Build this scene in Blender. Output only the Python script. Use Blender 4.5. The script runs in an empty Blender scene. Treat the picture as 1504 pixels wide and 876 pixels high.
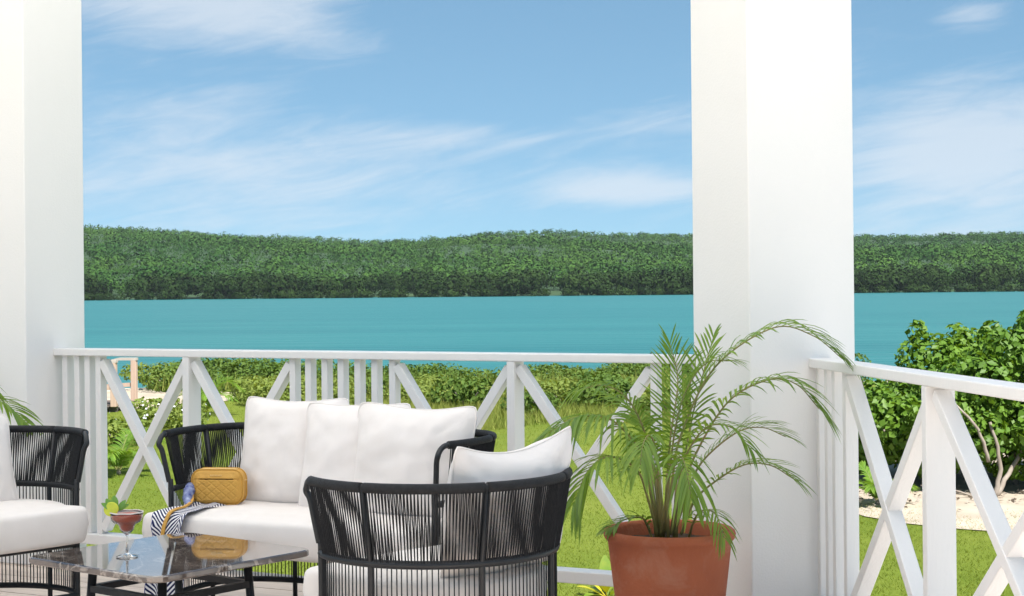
import bpy, bmesh, math, random
import numpy as np
from mathutils import Vector, Matrix, noise as mnoise

S = bpy.context.scene
C = S.collection
R = math.radians

# ------------------------------------------------------------------ camera, sky, sun, exposure
cam_d = bpy.data.cameras.new("camera")
cam = bpy.data.objects.new("camera", cam_d); C.objects.link(cam)
cam.location = (0, 0, 1.2)
cam.rotation_euler = (math.pi / 2, 0.0096, 0)
cam_d.sensor_width = 36; cam_d.lens = 36 * 2400 / 1504
cam_d.shift_y = -14 / 1504
cam_d.clip_start = 0.05; cam_d.clip_end = 40000
S.camera = cam

SUN_EL, SUN_HEAD = 56, 150          # elevation, compass heading of the sun clockwise from the view direction (behind right)
sun_d = bpy.data.lights.new("sun", 'SUN'); sun_d.energy = 5.0; sun_d.angle = R(0.53); sun_d.color = (1, 0.96, 0.90)
sun = bpy.data.objects.new("sun", sun_d); C.objects.link(sun)
sd = Vector((math.cos(R(SUN_EL)) * math.sin(R(SUN_HEAD)), math.cos(R(SUN_EL)) * math.cos(R(SUN_HEAD)), math.sin(R(SUN_EL))))
sun.rotation_euler = sd.to_track_quat('Z', 'Y').to_euler()

W = bpy.data.worlds.new("World"); S.world = W; W.use_nodes = True
def world():
    nt = W.node_tree; N = nt.nodes; L = nt.links; N.clear()
    def n(t, **k):
        x = N.new(t)
        for a, b in k.items(): setattr(x, a, b)
        return x
    def math_(op, a, b=None, clamp=False):
        m = n('ShaderNodeMath', operation=op, use_clamp=clamp)
        for i, v in enumerate((a, b)):
            if v is None: continue
            if isinstance(v, (int, float)): m.inputs[i].default_value = v
            else: L.new(v, m.inputs[i])
        return m.outputs[0]
    sky = n('ShaderNodeTexSky', sky_type='NISHITA', sun_disc=False)
    sky.sun_elevation = R(SUN_EL); sky.sun_rotation = R(SUN_HEAD)
    sky.altitude = 0; sky.air_density = 0.45; sky.dust_density = 0.0; sky.ozone_density = 5.0
    tint = n('ShaderNodeMix', data_type='RGBA', blend_type='MULTIPLY'); tint.inputs[0].default_value = 1
    gm = n('ShaderNodeGamma'); gm.inputs[1].default_value = 0.42; L.new(sky.outputs[0], gm.inputs[0])
    L.new(gm.outputs[0], tint.inputs['A']); tint.inputs['B'].default_value = (0.70, 1.05, 1.20, 1)
    tc = n('ShaderNodeTexCoord'); sep = n('ShaderNodeSeparateXYZ'); L.new(tc.outputs['Generated'], sep.inputs[0])
    x, y, z = sep.outputs
    az = math_('ARCTAN2', x, y)
    el = math_('ARCSINE', z)
    comb = n('ShaderNodeCombineXYZ')
    sk = math_('ADD', math_('MULTIPLY', el, 5.0), math_('MULTIPLY', az, -0.9))      # streaks lean up to the right
    L.new(az, comb.inputs[0]); L.new(sk, comb.inputs[1])
    def noise(scale, det, rough, dist, off):
        mp = n('ShaderNodeMapping'); L.new(comb.outputs[0], mp.inputs[0]); mp.inputs['Location'].default_value = off
        t = n('ShaderNodeTexNoise'); L.new(mp.outputs[0], t.inputs['Vector'])
        t.inputs['Scale'].default_value = scale; t.inputs['Detail'].default_value = det
        t.inputs['Roughness'].default_value = rough; t.inputs['Distortion'].default_value = dist
        return t.outputs['Fac']
    n1 = noise(5.5, 7, 0.58, 0.7, (1.3, 0.4, 0)); n2 = noise(2.2, 3, 0.5, 0.3, (4.1, 2.2, 0)); n3 = noise(13, 8, 0.66, 1.5, (0.3, 7.7, 0))
    # broad banks of cirrus: (azimuth, elevation, half widths, weight) in radians
    acc = None
    for a0, e0, wa, we, wt in CLOUDS:
        da = math_('DIVIDE', math_('SUBTRACT', az, a0), wa); de = math_('DIVIDE', math_('SUBTRACT', el, e0), we)
        d2 = math_('ADD', math_('MULTIPLY', da, da), math_('MULTIPLY', de, de))
        g = math_('MULTIPLY', math_('EXPONENT', math_('MULTIPLY', d2, -1.0)), wt)
        acc = g if acc is None else math_('ADD', acc, g)
    field = math_('ADD', math_('ADD', math_('MULTIPLY', n1, 1.0), math_('MULTIPLY', n2, 0.8)), math_('MULTIPLY', n3, 0.75))
    field = math_('ADD', field, acc)
    mr = n('ShaderNodeMapRange', interpolation_type='SMOOTHSTEP'); L.new(field, mr.inputs[0])
    mr.inputs[1].default_value = 1.24; mr.inputs[2].default_value = 2.05; mr.inputs[3].default_value = 0; mr.inputs[4].default_value = 0.68
    mix = n('ShaderNodeMix', data_type='RGBA'); L.new(mr.outputs[0], mix.inputs[0])
    L.new(tint.outputs['Result'], mix.inputs['A']); mix.inputs['B'].default_value = CLOUD_COL
    bg = n('ShaderNodeBackground'); L.new(mix.outputs['Result'], bg.inputs[0]); bg.inputs[1].default_value = SKY_STR
    out = n('ShaderNodeOutputWorld'); L.new(bg.outputs[0], out.inputs[0])
SKY_STR = 0.134
CLOUD_COL = (2.6, 2.8, 3.05, 1)
CLOUDS = [(-0.176, 0.081, 0.13, 0.05, 0.50), (-0.134, 0.160, 0.055, 0.022, 0.50), (-0.215, 0.172, 0.07, 0.026, 0.62), (0.075, 0.060, 0.052, 0.010, 0.75),
          (0.28, 0.075, 0.07, 0.042, 0.62), (0.278, 0.158, 0.022, 0.010, 0.45), (0.087, 0.100, 0.045, 0.012, 0.34), (-0.03, 0.092, 0.05, 0.008, 0.3),
          (0.03, 0.155, 0.09, 0.035, -0.40)]
world()
S.view_settings.view_transform = 'Standard'; S.view_settings.look = 'None'
S.view_settings.exposure = 1.18; S.view_settings.gamma = 1.0; S.view_settings.use_curve_mapping = False
S.cycles.use_denoising = True
S.cycles.max_bounces = 10; S.cycles.diffuse_bounces = 5; S.cycles.transparent_max_bounces = 12
S.cycles.sample_clamp_indirect = 6

# ------------------------------------------------------------------ helpers
rng = np.random.default_rng(7)
random.seed(7)

def tag(o, label=None, cat=None, group=None, kind=None):
    if label: o['label'] = label
    if cat: o['category'] = cat
    if group: o['group'] = group
    if kind: o['kind'] = kind
    return o
def empty(name, loc=(0, 0, 0), rz=0.0):
    o = bpy.data.objects.new(name, None); C.objects.link(o); o.location = loc; o.rotation_euler = (0, 0, rz)
    o.empty_display_size = 0.1
    return o
def link(name, me, mat=None, parent=None):
    o = bpy.data.objects.new(name, me); C.objects.link(o)
    if mat and not me.materials: me.materials.append(mat)
    if parent: o.parent = parent
    return o

class MB:
    def __init__(s): s.v = []; s.f = []; s.uv = {}
    def add(s, vs, fs):
        b = len(s.v); s.v += [tuple(p) for p in vs]; s.f += [tuple(b + i for i in q) for q in fs]; return b
    def box(s, c, d, M=None):
        x, y, z = d[0] / 2, d[1] / 2, d[2] / 2
        vs = [Vector((i * x, j * y, k * z)) for i in (-1, 1) for j in (-1, 1) for k in (-1, 1)]
        c = Vector(c)
        vs = [(M @ p if M else p) + c for p in vs]
        s.add(vs, [(0, 1, 3, 2), (4, 6, 7, 5), (0, 4, 5, 1), (2, 3, 7, 6), (0, 2, 6, 4), (1, 5, 7, 3)])
    def bar(s, a, b, w, d, side):
        """rectangular bar from a to b; w measured along side x axis, d along side"""
        a, b = Vector(a), Vector(b); ax = (b - a).normalized(); sd_ = Vector(side).normalized(); w_ = ax.cross(sd_).normalized()
        vs = []
        for p in (a, b):
            for i, j in ((-1, -1), (1, -1), (1, 1), (-1, 1)): vs.append(p + w_ * (i * w / 2) + sd_ * (j * d / 2))
        s.add(vs, [(0, 3, 2, 1), (4, 5, 6, 7), (0, 1, 5, 4), (1, 2, 6, 5), (2, 3, 7, 6), (3, 0, 4, 7)])
    def tube(s, pts, r, seg=8, cap=True):
        pts = [Vector(p) for p in pts]; n = len(pts)
        rs = r if isinstance(r, (list, tuple)) else [r] * n
        up = None; rings = []
        for i, p in enumerate(pts):
            t = (pts[min(i + 1, n - 1)] - pts[max(i - 1, 0)]).normalized()
            if up is None:
                up = Vector((0, 0, 1)) if abs(t.z) < 0.9 else Vector((1, 0, 0))
            u = (up - t * up.dot(t)).normalized(); w = t.cross(u); up = u
            rings.append([p + (u * math.cos(2 * math.pi * k / seg) + w * math.sin(2 * math.pi * k / seg)) * rs[i] for k in range(seg)])
        b = len(s.v)
        for rg in rings: s.v += [tuple(q) for q in rg]
        for i in range(n - 1):
            for k in range(seg):
                k2 = (k + 1) % seg
                s.f.append((b + i * seg + k, b + i * seg + k2, b + (i + 1) * seg + k2, b + (i + 1) * seg + k))
        if cap:
            s.f.append(tuple(b + k for k in reversed(range(seg)))); s.f.append(tuple(b + (n - 1) * seg + k for k in range(seg)))
    def lathe(s, prof, seg=32, c=(0, 0, 0)):
        b = len(s.v); n = len(prof)
        for (r, z) in prof:
            for k in range(seg):
                a = 2 * math.pi * k / seg; s.v.append((c[0] + r * math.cos(a), c[1] + r * math.sin(a), c[2] + z))
        for i in range(n - 1):
            for k in range(seg):
                k2 = (k + 1) % seg
                s.f.append((b + i * seg + k, b + i * seg + k2, b + (i + 1) * seg + k2, b + (i + 1) * seg + k))
    def grid(s, P, closed_u=False):
        """P[i][j] points"""
        b = len(s.v); n = len(P); m = len(P[0])
        for row in P: s.v += [tuple(p) for p in row]
        for i in range(n - 1):
            for j in range(m if closed_u else m - 1):
                j2 = (j + 1) % m
                s.f.append((b + i * m + j, b + i * m + j2, b + (i + 1) * m + j2, b + (i + 1) * m + j))
        return b
    def build(s, name, mat, parent=None, smooth=False, bevel=0, seg=2, sub=0):
        me = bpy.data.meshes.new(name); me.from_pydata(s.v, [], s.f); me.update()
        if smooth: me.polygons.foreach_set('use_smooth', [True] * len(me.polygons))
        if bevel or sub:
            bm = bmesh.new(); bm.from_mesh(me)
            bmesh.ops.recalc_face_normals(bm, faces=bm.faces)
            if bevel: bmesh.ops.bevel(bm, geom=list(bm.edges), offset=bevel, segments=seg, profile=0.5, affect='EDGES', clamp_overlap=True)
            bm.to_mesh(me); bm.free()
        return link(name, me, mat, parent)

def np_mesh(name, V, F, tint=None, smooth=False):
    """fast triangle / quad mesh from arrays"""
    me = bpy.data.meshes.new(name); k = F.shape[1]
    me.vertices.add(len(V)); me.vertices.foreach_set('co', V.astype(np.float32).ravel())
    me.loops.add(F.size); me.loops.foreach_set('vertex_index', F.astype(np.int32).ravel())
    me.polygons.add(len(F)); me.polygons.foreach_set('loop_start', np.arange(0, F.size, k, dtype=np.int32))
    me.polygons.foreach_set('loop_total', np.full(len(F), k, dtype=np.int32))
    if smooth: me.polygons.foreach_set('use_smooth', np.ones(len(F), bool))
    if tint is not None:
        a = me.attributes.new('tint', 'FLOAT', 'POINT'); a.data.foreach_set('value', tint.astype(np.float32))
    me.update(calc_edges=True); return me

def unit(a): return a / np.maximum(np.linalg.norm(a, axis=1, keepdims=True), 1e-9)
def leaf_mesh(name, P, Nn, size, aspect=0.55, fold=0.25, tint=None):
    """diamond leaves folded on the midrib: P centres, Nn facing, size length"""
    n = len(P); Nn = unit(Nn)
    r = rng.normal(size=(n, 3)); t = unit(r - Nn * (r * Nn).sum(1, keepdims=True)); w = np.cross(Nn, t)
    size = np.broadcast_to(np.asarray(size, float), (n,))[:, None]
    a = P - t * size * 0.5; b = P + t * size * 0.5; off = Nn * size * fold * aspect * 0.5
    l = P + w * size * aspect * 0.5 + off; q = P - w * size * aspect * 0.5 + off
    V = np.stack([a, q, b, l], 1).reshape(-1, 3)
    base = np.arange(n)[:, None] * 4
    F = np.concatenate([base + [[0, 1, 2]], base + [[0, 2, 3]]], 0)
    if tint is None: tint = rng.random(n)
    return np_mesh(name, V, F, np.repeat(tint, 4))

# ------------------------------------------------------------------ materials
def mat(name, col, rough=0.6, col2=None, scale=20, bump=0.0, bscale=60, metal=0, spec=0.5, detail=4, coord='Object', stretch=(1, 1, 1), trans=0, tint=False, coat=0, objvar=0, sheen=0):
    m = bpy.data.materials.new(name); m.use_nodes = True; nt = m.node_tree; N, L = nt.nodes, nt.links
    p = N['Principled BSDF']; out = N['Material Output']
    p.inputs['Roughness'].default_value = rough; p.inputs['Metallic'].default_value = metal; p.inputs['Specular IOR Level'].default_value = spec
    if coat: p.inputs['Coat Weight'].default_value = coat; p.inputs['Coat Roughness'].default_value = 0.08
    if sheen: p.inputs['Sheen Weight'].default_value = sheen
    tc = N.new('ShaderNodeTexCoord'); mp = N.new('ShaderNodeMapping'); L.new(tc.outputs[coord], mp.inputs[0]); mp.inputs['Scale'].default_value = stretch
    c4 = (*col, 1); src = None
    p.inputs['Base Color'].default_value = c4
    if col2:
        mx = N.new('ShaderNodeMix'); mx.data_type = 'RGBA'
        mx.inputs['A'].default_value = c4; mx.inputs['B'].default_value = (*col2, 1)
        nz = N.new('ShaderNodeTexNoise'); nz.inputs['Scale'].default_value = scale; nz.inputs['Detail'].default_value = detail; L.new(mp.outputs[0], nz.inputs['Vector'])
        rp = N.new('ShaderNodeMapRange'); rp.inputs[1].default_value = 0.3; rp.inputs[2].default_value = 0.7; L.new(nz.outputs['Fac'], rp.inputs[0])
        f = rp.outputs[0]
        if tint:
            at = N.new('ShaderNodeAttribute'); at.attribute_name = 'tint'
            av = N.new('ShaderNodeMath'); av.operation = 'MULTIPLY_ADD'; L.new(at.outputs['Fac'], av.inputs[0]); av.inputs[1].default_value = 0.6
            hf = N.new('ShaderNodeMath'); hf.operation = 'MULTIPLY'; L.new(f, hf.inputs[0]); hf.inputs[1].default_value = 0.4
            L.new(hf.outputs[0], av.inputs[2]); f = av.outputs[0]
        L.new(f, mx.inputs[0]); src = mx.outputs['Result']
        if objvar:
            oi = N.new('ShaderNodeObjectInfo'); hv = N.new('ShaderNodeHueSaturation'); L.new(src, hv.inputs['Color'])
            rr = N.new('ShaderNodeMapRange'); L.new(oi.outputs['Random'], rr.inputs[0]); rr.inputs[3].default_value = 1 - objvar; rr.inputs[4].default_value = 1 + objvar
            L.new(rr.outputs[0], hv.inputs['Value']); src = hv.outputs[0]
        L.new(src, p.inputs['Base Color'])
    if bump:
        nb = N.new('ShaderNodeTexNoise'); nb.inputs['Scale'].default_value = bscale; nb.inputs['Detail'].default_value = 5; L.new(mp.outputs[0], nb.inputs['Vector'])
        bp = N.new('ShaderNodeBump'); bp.inputs['Strength'].default_value = bump; bp.inputs['Distance'].default_value = 0.01
        L.new(nb.outputs['Fac'], bp.inputs['Height']); L.new(bp.outputs[0], p.inputs['Normal'])
    if trans:
        tr = N.new('ShaderNodeBsdfTranslucent'); tr.inputs[0].default_value = (min(1, col[0] * 2.4 + .02), min(1, col[1] * 2.2), col[2] * 0.8, 1)
        if src:
            tm = N.new('ShaderNodeMix'); tm.data_type = 'RGBA'; tm.blend_type = 'MULTIPLY'; tm.inputs[0].default_value = 1
            L.new(src, tm.inputs['A']); tm.inputs['B'].default_value = (2.2, 1.9, 0.7, 1); L.new(tm.outputs['Result'], tr.inputs[0])
        ms = N.new('ShaderNodeMixShader'); ms.inputs[0].default_value = trans
        L.new(p.outputs[0], ms.inputs[1]); L.new(tr.outputs[0], ms.inputs[2]); L.new(ms.outputs[0], out.inputs[0])
    return m

M = {}
M['white'] = mat('white_paint', (.85, .828, .815), .42, (.80, .778, .762), 3, .14, 120, stretch=(1, 1, .12))
M['plaster'] = mat('painted_render', (.85, .83, .818), .55, (.82, .80, .785), 1.6, .10, 130)
M['ceiling'] = mat('ceiling_paint', (.8, .79, .77), .7)
M['deck'] = mat('deck_boards', (.72, .61, .53), .6, (.60, .50, .43), 6, .25, 40, stretch=(.6, 12, 12), objvar=.10)
M['deckbase'] = mat('deck_joists', (.10, .08, .07), .8)
M['rope'] = mat('black_rope', (.014, .015, .017), .6, (.024, .025, .028), 80, .4, 900, spec=.22)
M['tube'] = mat('powder_coated_tube', (.016, .018, .021), .42, (.022, .024, .027), 60, .05, 400, spec=.35)
M['cloth'] = mat('cushion_fabric', (.83, .775, .735), .88, (.79, .735, .69), 14, .30, 650, sheen=.2, spec=.2)
M['pillow'] = mat('pillow_linen', (.84, .785, .755), .88, (.80, .745, .71), 14, .30, 650, sheen=.2, spec=.2)
M['terracotta'] = mat('terracotta', (.46, .14, .068), .75, (.34, .092, .045), 4, .25, 70, spec=.25)
M['soil'] = mat('potting_soil', (.035, .022, .014), .95, (.06, .04, .025), 40, .8, 60)
M['palm'] = mat('palm_leaflets', (.08, .175, .022), .42, (.19, .30, .038), 3, 0, trans=.32, tint=True, spec=.4)
M['stalk'] = mat('palm_stalk', (.16, .20, .05), .5, (.30, .22, .09), 8)
M['metal_gold'] = mat('brass_zip', (.75, .55, .25), .3, metal=1)
M['leather'] = mat('mustard_leather', (.62, .34, .065), .5, (.54, .285, .05), 18, .2, 260, spec=.4)
M['lawn'] = mat('lawn_ground', (.085, .125, .014), .9, (.135, .165, .026), .5, .4, 30, spec=.1)
M['blade'] = mat('grass_blades', (.095, .15, .016), .8, (.17, .205, .035), .6, 0, trans=.25, tint=True, spec=.15)
M['bounce_slab'] = mat('bounce_slab_stone', (.56, .54, .515), .85, (.49, .47, .445), 2, .3, 30)  # pale stone of the unseen slab added as a sunlight reflector
M['sand'] = mat('pale_sand', (.43, .37, .30), .95, (.31, .26, .205), 1.6, .35, 7, spec=.1)
M['leaf_grape'] = mat('broad_leaves', (.045, .115, .012), .5, (.135, .235, .028), 1.2, 0, trans=.25, tint=True, spec=.25)
M['leaf_crest'] = mat('dark_hedge_leaves', (.040, .088, .014), .7, (.105, .165, .026), .5, 0, trans=.2, tint=True, spec=.25)
M['leaf_light'] = mat('light_shrub_leaves', (.085, .14, .020), .7, (.20, .245, .055), .5, 0, trans=.25, tint=True, spec=.25)
M['leaf_dry'] = mat('dry_grass_blades', (.13, .185, .03), .7, (.24, .25, .07), .5, 0, trans=.25, tint=True, spec=.1)
M['petal'] = mat('white_petals', (.52, .53, .58), .7)
M['bark'] = mat('pale_bark', (.30, .26, .22), .85, (.19, .155, .125), 9, .6, 25, stretch=(1, 1, .3))
M['mangrove'] = mat('mangrove_leaves', (.007, .019, .006), .8, (.032, .060, .014), .05, 0, tint=True, spec=.05)
M['forest'] = mat('forest_leaves', (.017, .055, .015), .95, (.066, .128, .026), .012, 0, tint=True, spec=.0)
M['hillsoil'] = mat('forest_floor', (.016, .044, .014), .95, (.026, .06, .016), .02)
M['bridge'] = mat('weathered_pink_timber', (.52, .37, .29), .75, (.42, .30, .235), 4, .3, 30, stretch=(3, 3, .5))
M['bridge_pale'] = mat('faded_handrail_paint', (.46, .40, .36), .8, (.40, .34, .30), 6)
M['bridge_dark'] = mat('old_dark_timber', (.12, .095, .08), .85, (.07, .055, .05), 6, .5, 20)
M['yellow'] = mat('yellow_croton_leaves', (.50, .42, .02), .45, (.30, .34, .03), 12, 0, trans=.25, spec=.4)
M['croton'] = mat('green_croton_leaves', (.10, .20, .02), .45, (.20, .26, .03), 12, 0, trans=.25, spec=.4)
M['lime'] = mat('lime_slice', (.62, .66, .08), .4, (.50, .58, .06), 60, trans=.3)
M['mint'] = mat('mint_leaves', (.10, .26, .05), .45, (.16, .33, .08), 40, trans=.3)
M['drink'] = mat('red_cocktail', (.52, .085, .035), .3, (.42, .06, .022), 40)
M['salt'] = mat('salt_rim', (.80, .76, .72), .8, (.7, .66, .62), 300, .6, 600)

def canvas_mat():
    # white awning canvas, unseen and added: scatters sunlight down as soft fill
    m = bpy.data.materials.new('added_awning_canvas'); m.use_nodes = True; nt = m.node_tree; N, L = nt.nodes, nt.links; N.remove(N['Principled BSDF'])
    d = N.new('ShaderNodeBsdfDiffuse'); d.inputs[0].default_value = (.78, .79, .80, 1)
    t = N.new('ShaderNodeBsdfTranslucent'); t.inputs[0].default_value = (.86, .86, .865, 1)
    mx = N.new('ShaderNodeMixShader'); mx.inputs[0].default_value = CANVAS_T
    L.new(d.outputs[0], mx.inputs[1]); L.new(t.outputs[0], mx.inputs[2]); L.new(mx.outputs[0], N['Material Output'].inputs[0]); return m
CANVAS_T = .615
M['fill_canvas'] = canvas_mat()
def weather_pot(m):
    # pale salt bloom in irregular patches on the clay
    N, L = m.node_tree.nodes, m.node_tree.links; p = N['Principled BSDF']; prev = p.inputs['Base Color'].links[0].from_socket
    tc = N.new('ShaderNodeTexCoord'); nz = N.new('ShaderNodeTexNoise'); nz.inputs['Scale'].default_value = 6; nz.inputs['Detail'].default_value = 9; nz.inputs['Roughness'].default_value = .7; nz.inputs['Distortion'].default_value = .8
    L.new(tc.outputs['Object'], nz.inputs['Vector'])
    mr = N.new('ShaderNodeMapRange'); L.new(nz.outputs['Fac'], mr.inputs[0]); mr.inputs[1].default_value = .52; mr.inputs[2].default_value = .76; mr.inputs[3].default_value = 0; mr.inputs[4].default_value = .38
    mx = N.new('ShaderNodeMix'); mx.data_type = 'RGBA'; L.new(mr.outputs[0], mx.inputs[0]); L.new(prev, mx.inputs['A']); mx.inputs['B'].default_value = (.55, .33, .24, 1)
    L.new(mx.outputs['Result'], p.inputs['Base Color'])
weather_pot(M['terracotta'])
def water_mat():
    m = bpy.data.materials.new('sea_water'); m.use_nodes = True; nt = m.node_tree; N, L = nt.nodes, nt.links; p = N['Principled BSDF']
    tc = N.new('ShaderNodeTexCoord'); mp = N.new('ShaderNodeMapping'); L.new(tc.outputs['Object'], mp.inputs[0]); mp.inputs['Scale'].default_value = (.14, 1, 1)
    nz = N.new('ShaderNodeTexNoise'); nz.inputs['Scale'].default_value = .05; nz.inputs['Detail'].default_value = 9; nz.inputs['Roughness'].default_value = .7; L.new(mp.outputs[0], nz.inputs['Vector'])
    cr = N.new('ShaderNodeValToRGB'); L.new(nz.outputs['Fac'], cr.inputs[0])
    cr.color_ramp.elements[0].position = .32; cr.color_ramp.elements[0].color = (.014, .108, .113, 1)
    cr.color_ramp.elements[1].position = .70; cr.color_ramp.elements[1].color = (.028, .148, .146, 1)
    L.new(cr.outputs[0], p.inputs['Base Color'])
    p.inputs['Roughness'].default_value = .32; p.inputs['IOR'].default_value = 1.33; p.inputs['Specular IOR Level'].default_value = .16
    n2 = N.new('ShaderNodeTexNoise'); n2.inputs['Scale'].default_value = .55; n2.inputs['Detail'].default_value = 7; L.new(mp.outputs[0], n2.inputs['Vector'])
    bp = N.new('ShaderNodeBump'); bp.inputs['Strength'].default_value = .8; bp.inputs['Distance'].default_value = .6
    L.new(n2.outputs['Fac'], bp.inputs['Height']); L.new(bp.outputs[0], p.inputs['Normal'])
    return m
M['water'] = water_mat()

def marble_mat():
    m = bpy.data.materials.new('brown_marble'); m.use_nodes = True; nt = m.node_tree; N, L = nt.nodes, nt.links; p = N['Principled BSDF']
    tc = N.new('ShaderNodeTexCoord')
    n1 = N.new('ShaderNodeTexNoise'); n1.inputs['Scale'].default_value = 5; n1.inputs['Detail'].default_value = 8; n1.inputs['Distortion'].default_value = 1.2; L.new(tc.outputs['Object'], n1.inputs['Vector'])
    c1 = N.new('ShaderNodeValToRGB'); L.new(n1.outputs['Fac'], c1.inputs[0])
    c1.color_ramp.elements[0].position = .3; c1.color_ramp.elements[0].color = (.055, .042, .036, 1)
    c1.color_ramp.elements[1].position = .75; c1.color_ramp.elements[1].color = (.19, .145, .12, 1)
    n2 = N.new('ShaderNodeTexNoise'); n2.inputs['Scale'].default_value = 3.2; n2.inputs['Detail'].default_value = 9; n2.inputs['Distortion'].default_value = 2.2; L.new(tc.outputs['Object'], n2.inputs['Vector'])
    ab = N.new('ShaderNodeMath'); ab.operation = 'SUBTRACT'; L.new(n2.outputs['Fac'], ab.inputs[0]); ab.inputs[1].default_value = .5
    a2 = N.new('ShaderNodeMath'); a2.operation = 'ABSOLUTE'; L.new(ab.outputs[0], a2.inputs[0])
    mr = N.new('ShaderNodeMapRange'); L.new(a2.outputs[0], mr.inputs[0]); mr.inputs[1].default_value = .0; mr.inputs[2].default_value = .022; mr.inputs[3].default_value = .75; mr.inputs[4].default_value = 0
    mx = N.new('ShaderNodeMix'); mx.data_type = 'RGBA'; L.new(mr.outputs[0], mx.inputs[0]); L.new(c1.outputs[0], mx.inputs['A']); mx.inputs['B'].default_value = (.45, .38, .32, 1)
    L.new(mx.outputs['Result'], p.inputs['Base Color'])
    p.inputs['Roughness'].default_value = .055; p.inputs['IOR'].default_value = 1.6; p.inputs['Specular IOR Level'].default_value = .7
    p.inputs['Coat Weight'].default_value = .7; p.inputs['Coat Roughness'].default_value = .03; p.inputs['Coat IOR'].default_value = 1.7
    
    return m
M['marble'] = marble_mat()

def glass_mat():
    m = bpy.data.materials.new('clear_glass'); m.use_nodes = True; p = m.node_tree.nodes['Principled BSDF']
    p.inputs['Base Color'].default_value = (.97, .98, .98, 1); p.inputs['Roughness'].default_value = .02
    p.inputs['Transmission Weight'].default_value = 1; p.inputs['IOR'].default_value = 1.45
    return m
M['glass'] = glass_mat()

def scarf_mat():
    """navy and white chevron print laid out on the cloth's own UVs"""
    m = bpy.data.materials.new('chevron_print'); m.use_nodes = True; nt = m.node_tree; N, L = nt.nodes, nt.links; p = N['Principled BSDF']
    uv = N.new('ShaderNodeUVMap'); uv.uv_map = 'UVMap'; sp = N.new('ShaderNodeSeparateXYZ'); L.new(uv.outputs[0], sp.inputs[0])
    def mt(op, a, b=None):
        x = N.new('ShaderNodeMath'); x.operation = op
        for i, v in enumerate((a, b)):
            if v is None: continue
            if isinstance(v, (int, float)): x.inputs[i].default_value = v
            else: L.new(v, x.inputs[i])
        return x.outputs[0]
    tri = mt('PINGPONG', mt('ADD', sp.outputs[0], .19), .5)
    v = mt('ADD', mt('MULTIPLY', sp.outputs[1], 1.0), mt('MULTIPLY', tri, -.24))
    st = mt('FRACT', mt('MULTIPLY', v, 40)); on = mt('GREATER_THAN', st, .48)
    border = mt('GREATER_THAN', mt('ABSOLUTE', mt('SUBTRACT', sp.outputs[0], .5)), .487)
    mx = N.new('ShaderNodeMix'); mx.data_type = 'RGBA'; L.new(on, mx.inputs[0]); mx.inputs['A'].default_value = (.80, .79, .80, 1); mx.inputs['B'].default_value = (.012, .016, .075, 1)
    m2 = N.new('ShaderNodeMix'); m2.data_type = 'RGBA'; L.new(border, m2.inputs[0]); L.new(mx.outputs['Result'], m2.inputs['A']); m2.inputs['B'].default_value = (.03, .05, .22, 1)
    L.new(m2.outputs['Result'], p.inputs['Base Color']); p.inputs['Roughness'].default_value = .7; p.inputs['Specular IOR Level'].default_value = .2
    return m
M['scarf'] = scarf_mat()
M['scarf_blue'] = mat('blue_scarf_knot', (.02, .035, .20), .7, (.40, .45, .62), 45, spec=.2)

# ------------------------------------------------------------------ setting: ground, water, hills
Ys = [-400, -60, -20, 0, 8, 16, 24, 32, 40, 46, 50, 55, 60, 66, 75, 95, 140, 300, 860, 3000, 9000]
Zs = [-1.5] * 10 + [-1.75, -2.15, -2.6, -3.0, -3.4, -4.0, -5, -6, -6, -6, -6]
Xs = [-6000, -1500, -300, -60, -30, -15, -5, 0, 5, 15, 30, 60, 300, 1500, 6000]
b = MB(); b.grid([[(x, y, z) for x in Xs] for y, z in zip(Ys, Zs)])
def ground_mat():
    m = mat('lawn_and_shore', (.085, .125, .014), .9, (.135, .165, .026), .5, .4, 30, spec=.1); N, L = m.node_tree.nodes, m.node_tree.links
    p = N['Principled BSDF']; prev = p.inputs['Base Color'].links[0].from_socket
    tc = N.new('ShaderNodeTexCoord'); sp = N.new('ShaderNodeSeparateXYZ'); L.new(tc.outputs['Object'], sp.inputs[0])
    nz = N.new('ShaderNodeTexNoise'); nz.inputs['Scale'].default_value = .3; L.new(tc.outputs['Object'], nz.inputs['Vector'])
    ad = N.new('ShaderNodeMath'); ad.operation = 'MULTIPLY_ADD'; L.new(nz.outputs['Fac'], ad.inputs[0]); ad.inputs[1].default_value = 6; L.new(sp.outputs[1], ad.inputs[2])
    mr = N.new('ShaderNodeMapRange'); L.new(ad.outputs[0], mr.inputs[0]); mr.inputs[1].default_value = 47; mr.inputs[2].default_value = 48.5
    mx = N.new('ShaderNodeMix'); mx.data_type = 'RGBA'; L.new(mr.outputs[0], mx.inputs[0]); L.new(prev, mx.inputs['A']); mx.inputs['B'].default_value = (.45, .39, .32, 1)
    L.new(mx.outputs['Result'], p.inputs['Base Color']); return m
tag(b.build('ground', ground_mat()), kind='structure')

b = MB(); b.grid([[(x, y, -3.0) for x in (-5000, -500, 0, 500, 5000)] for y in (50, 300, 1000, 4000, 9000)])
tag(b.build('water', M['water']), kind='structure')

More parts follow.
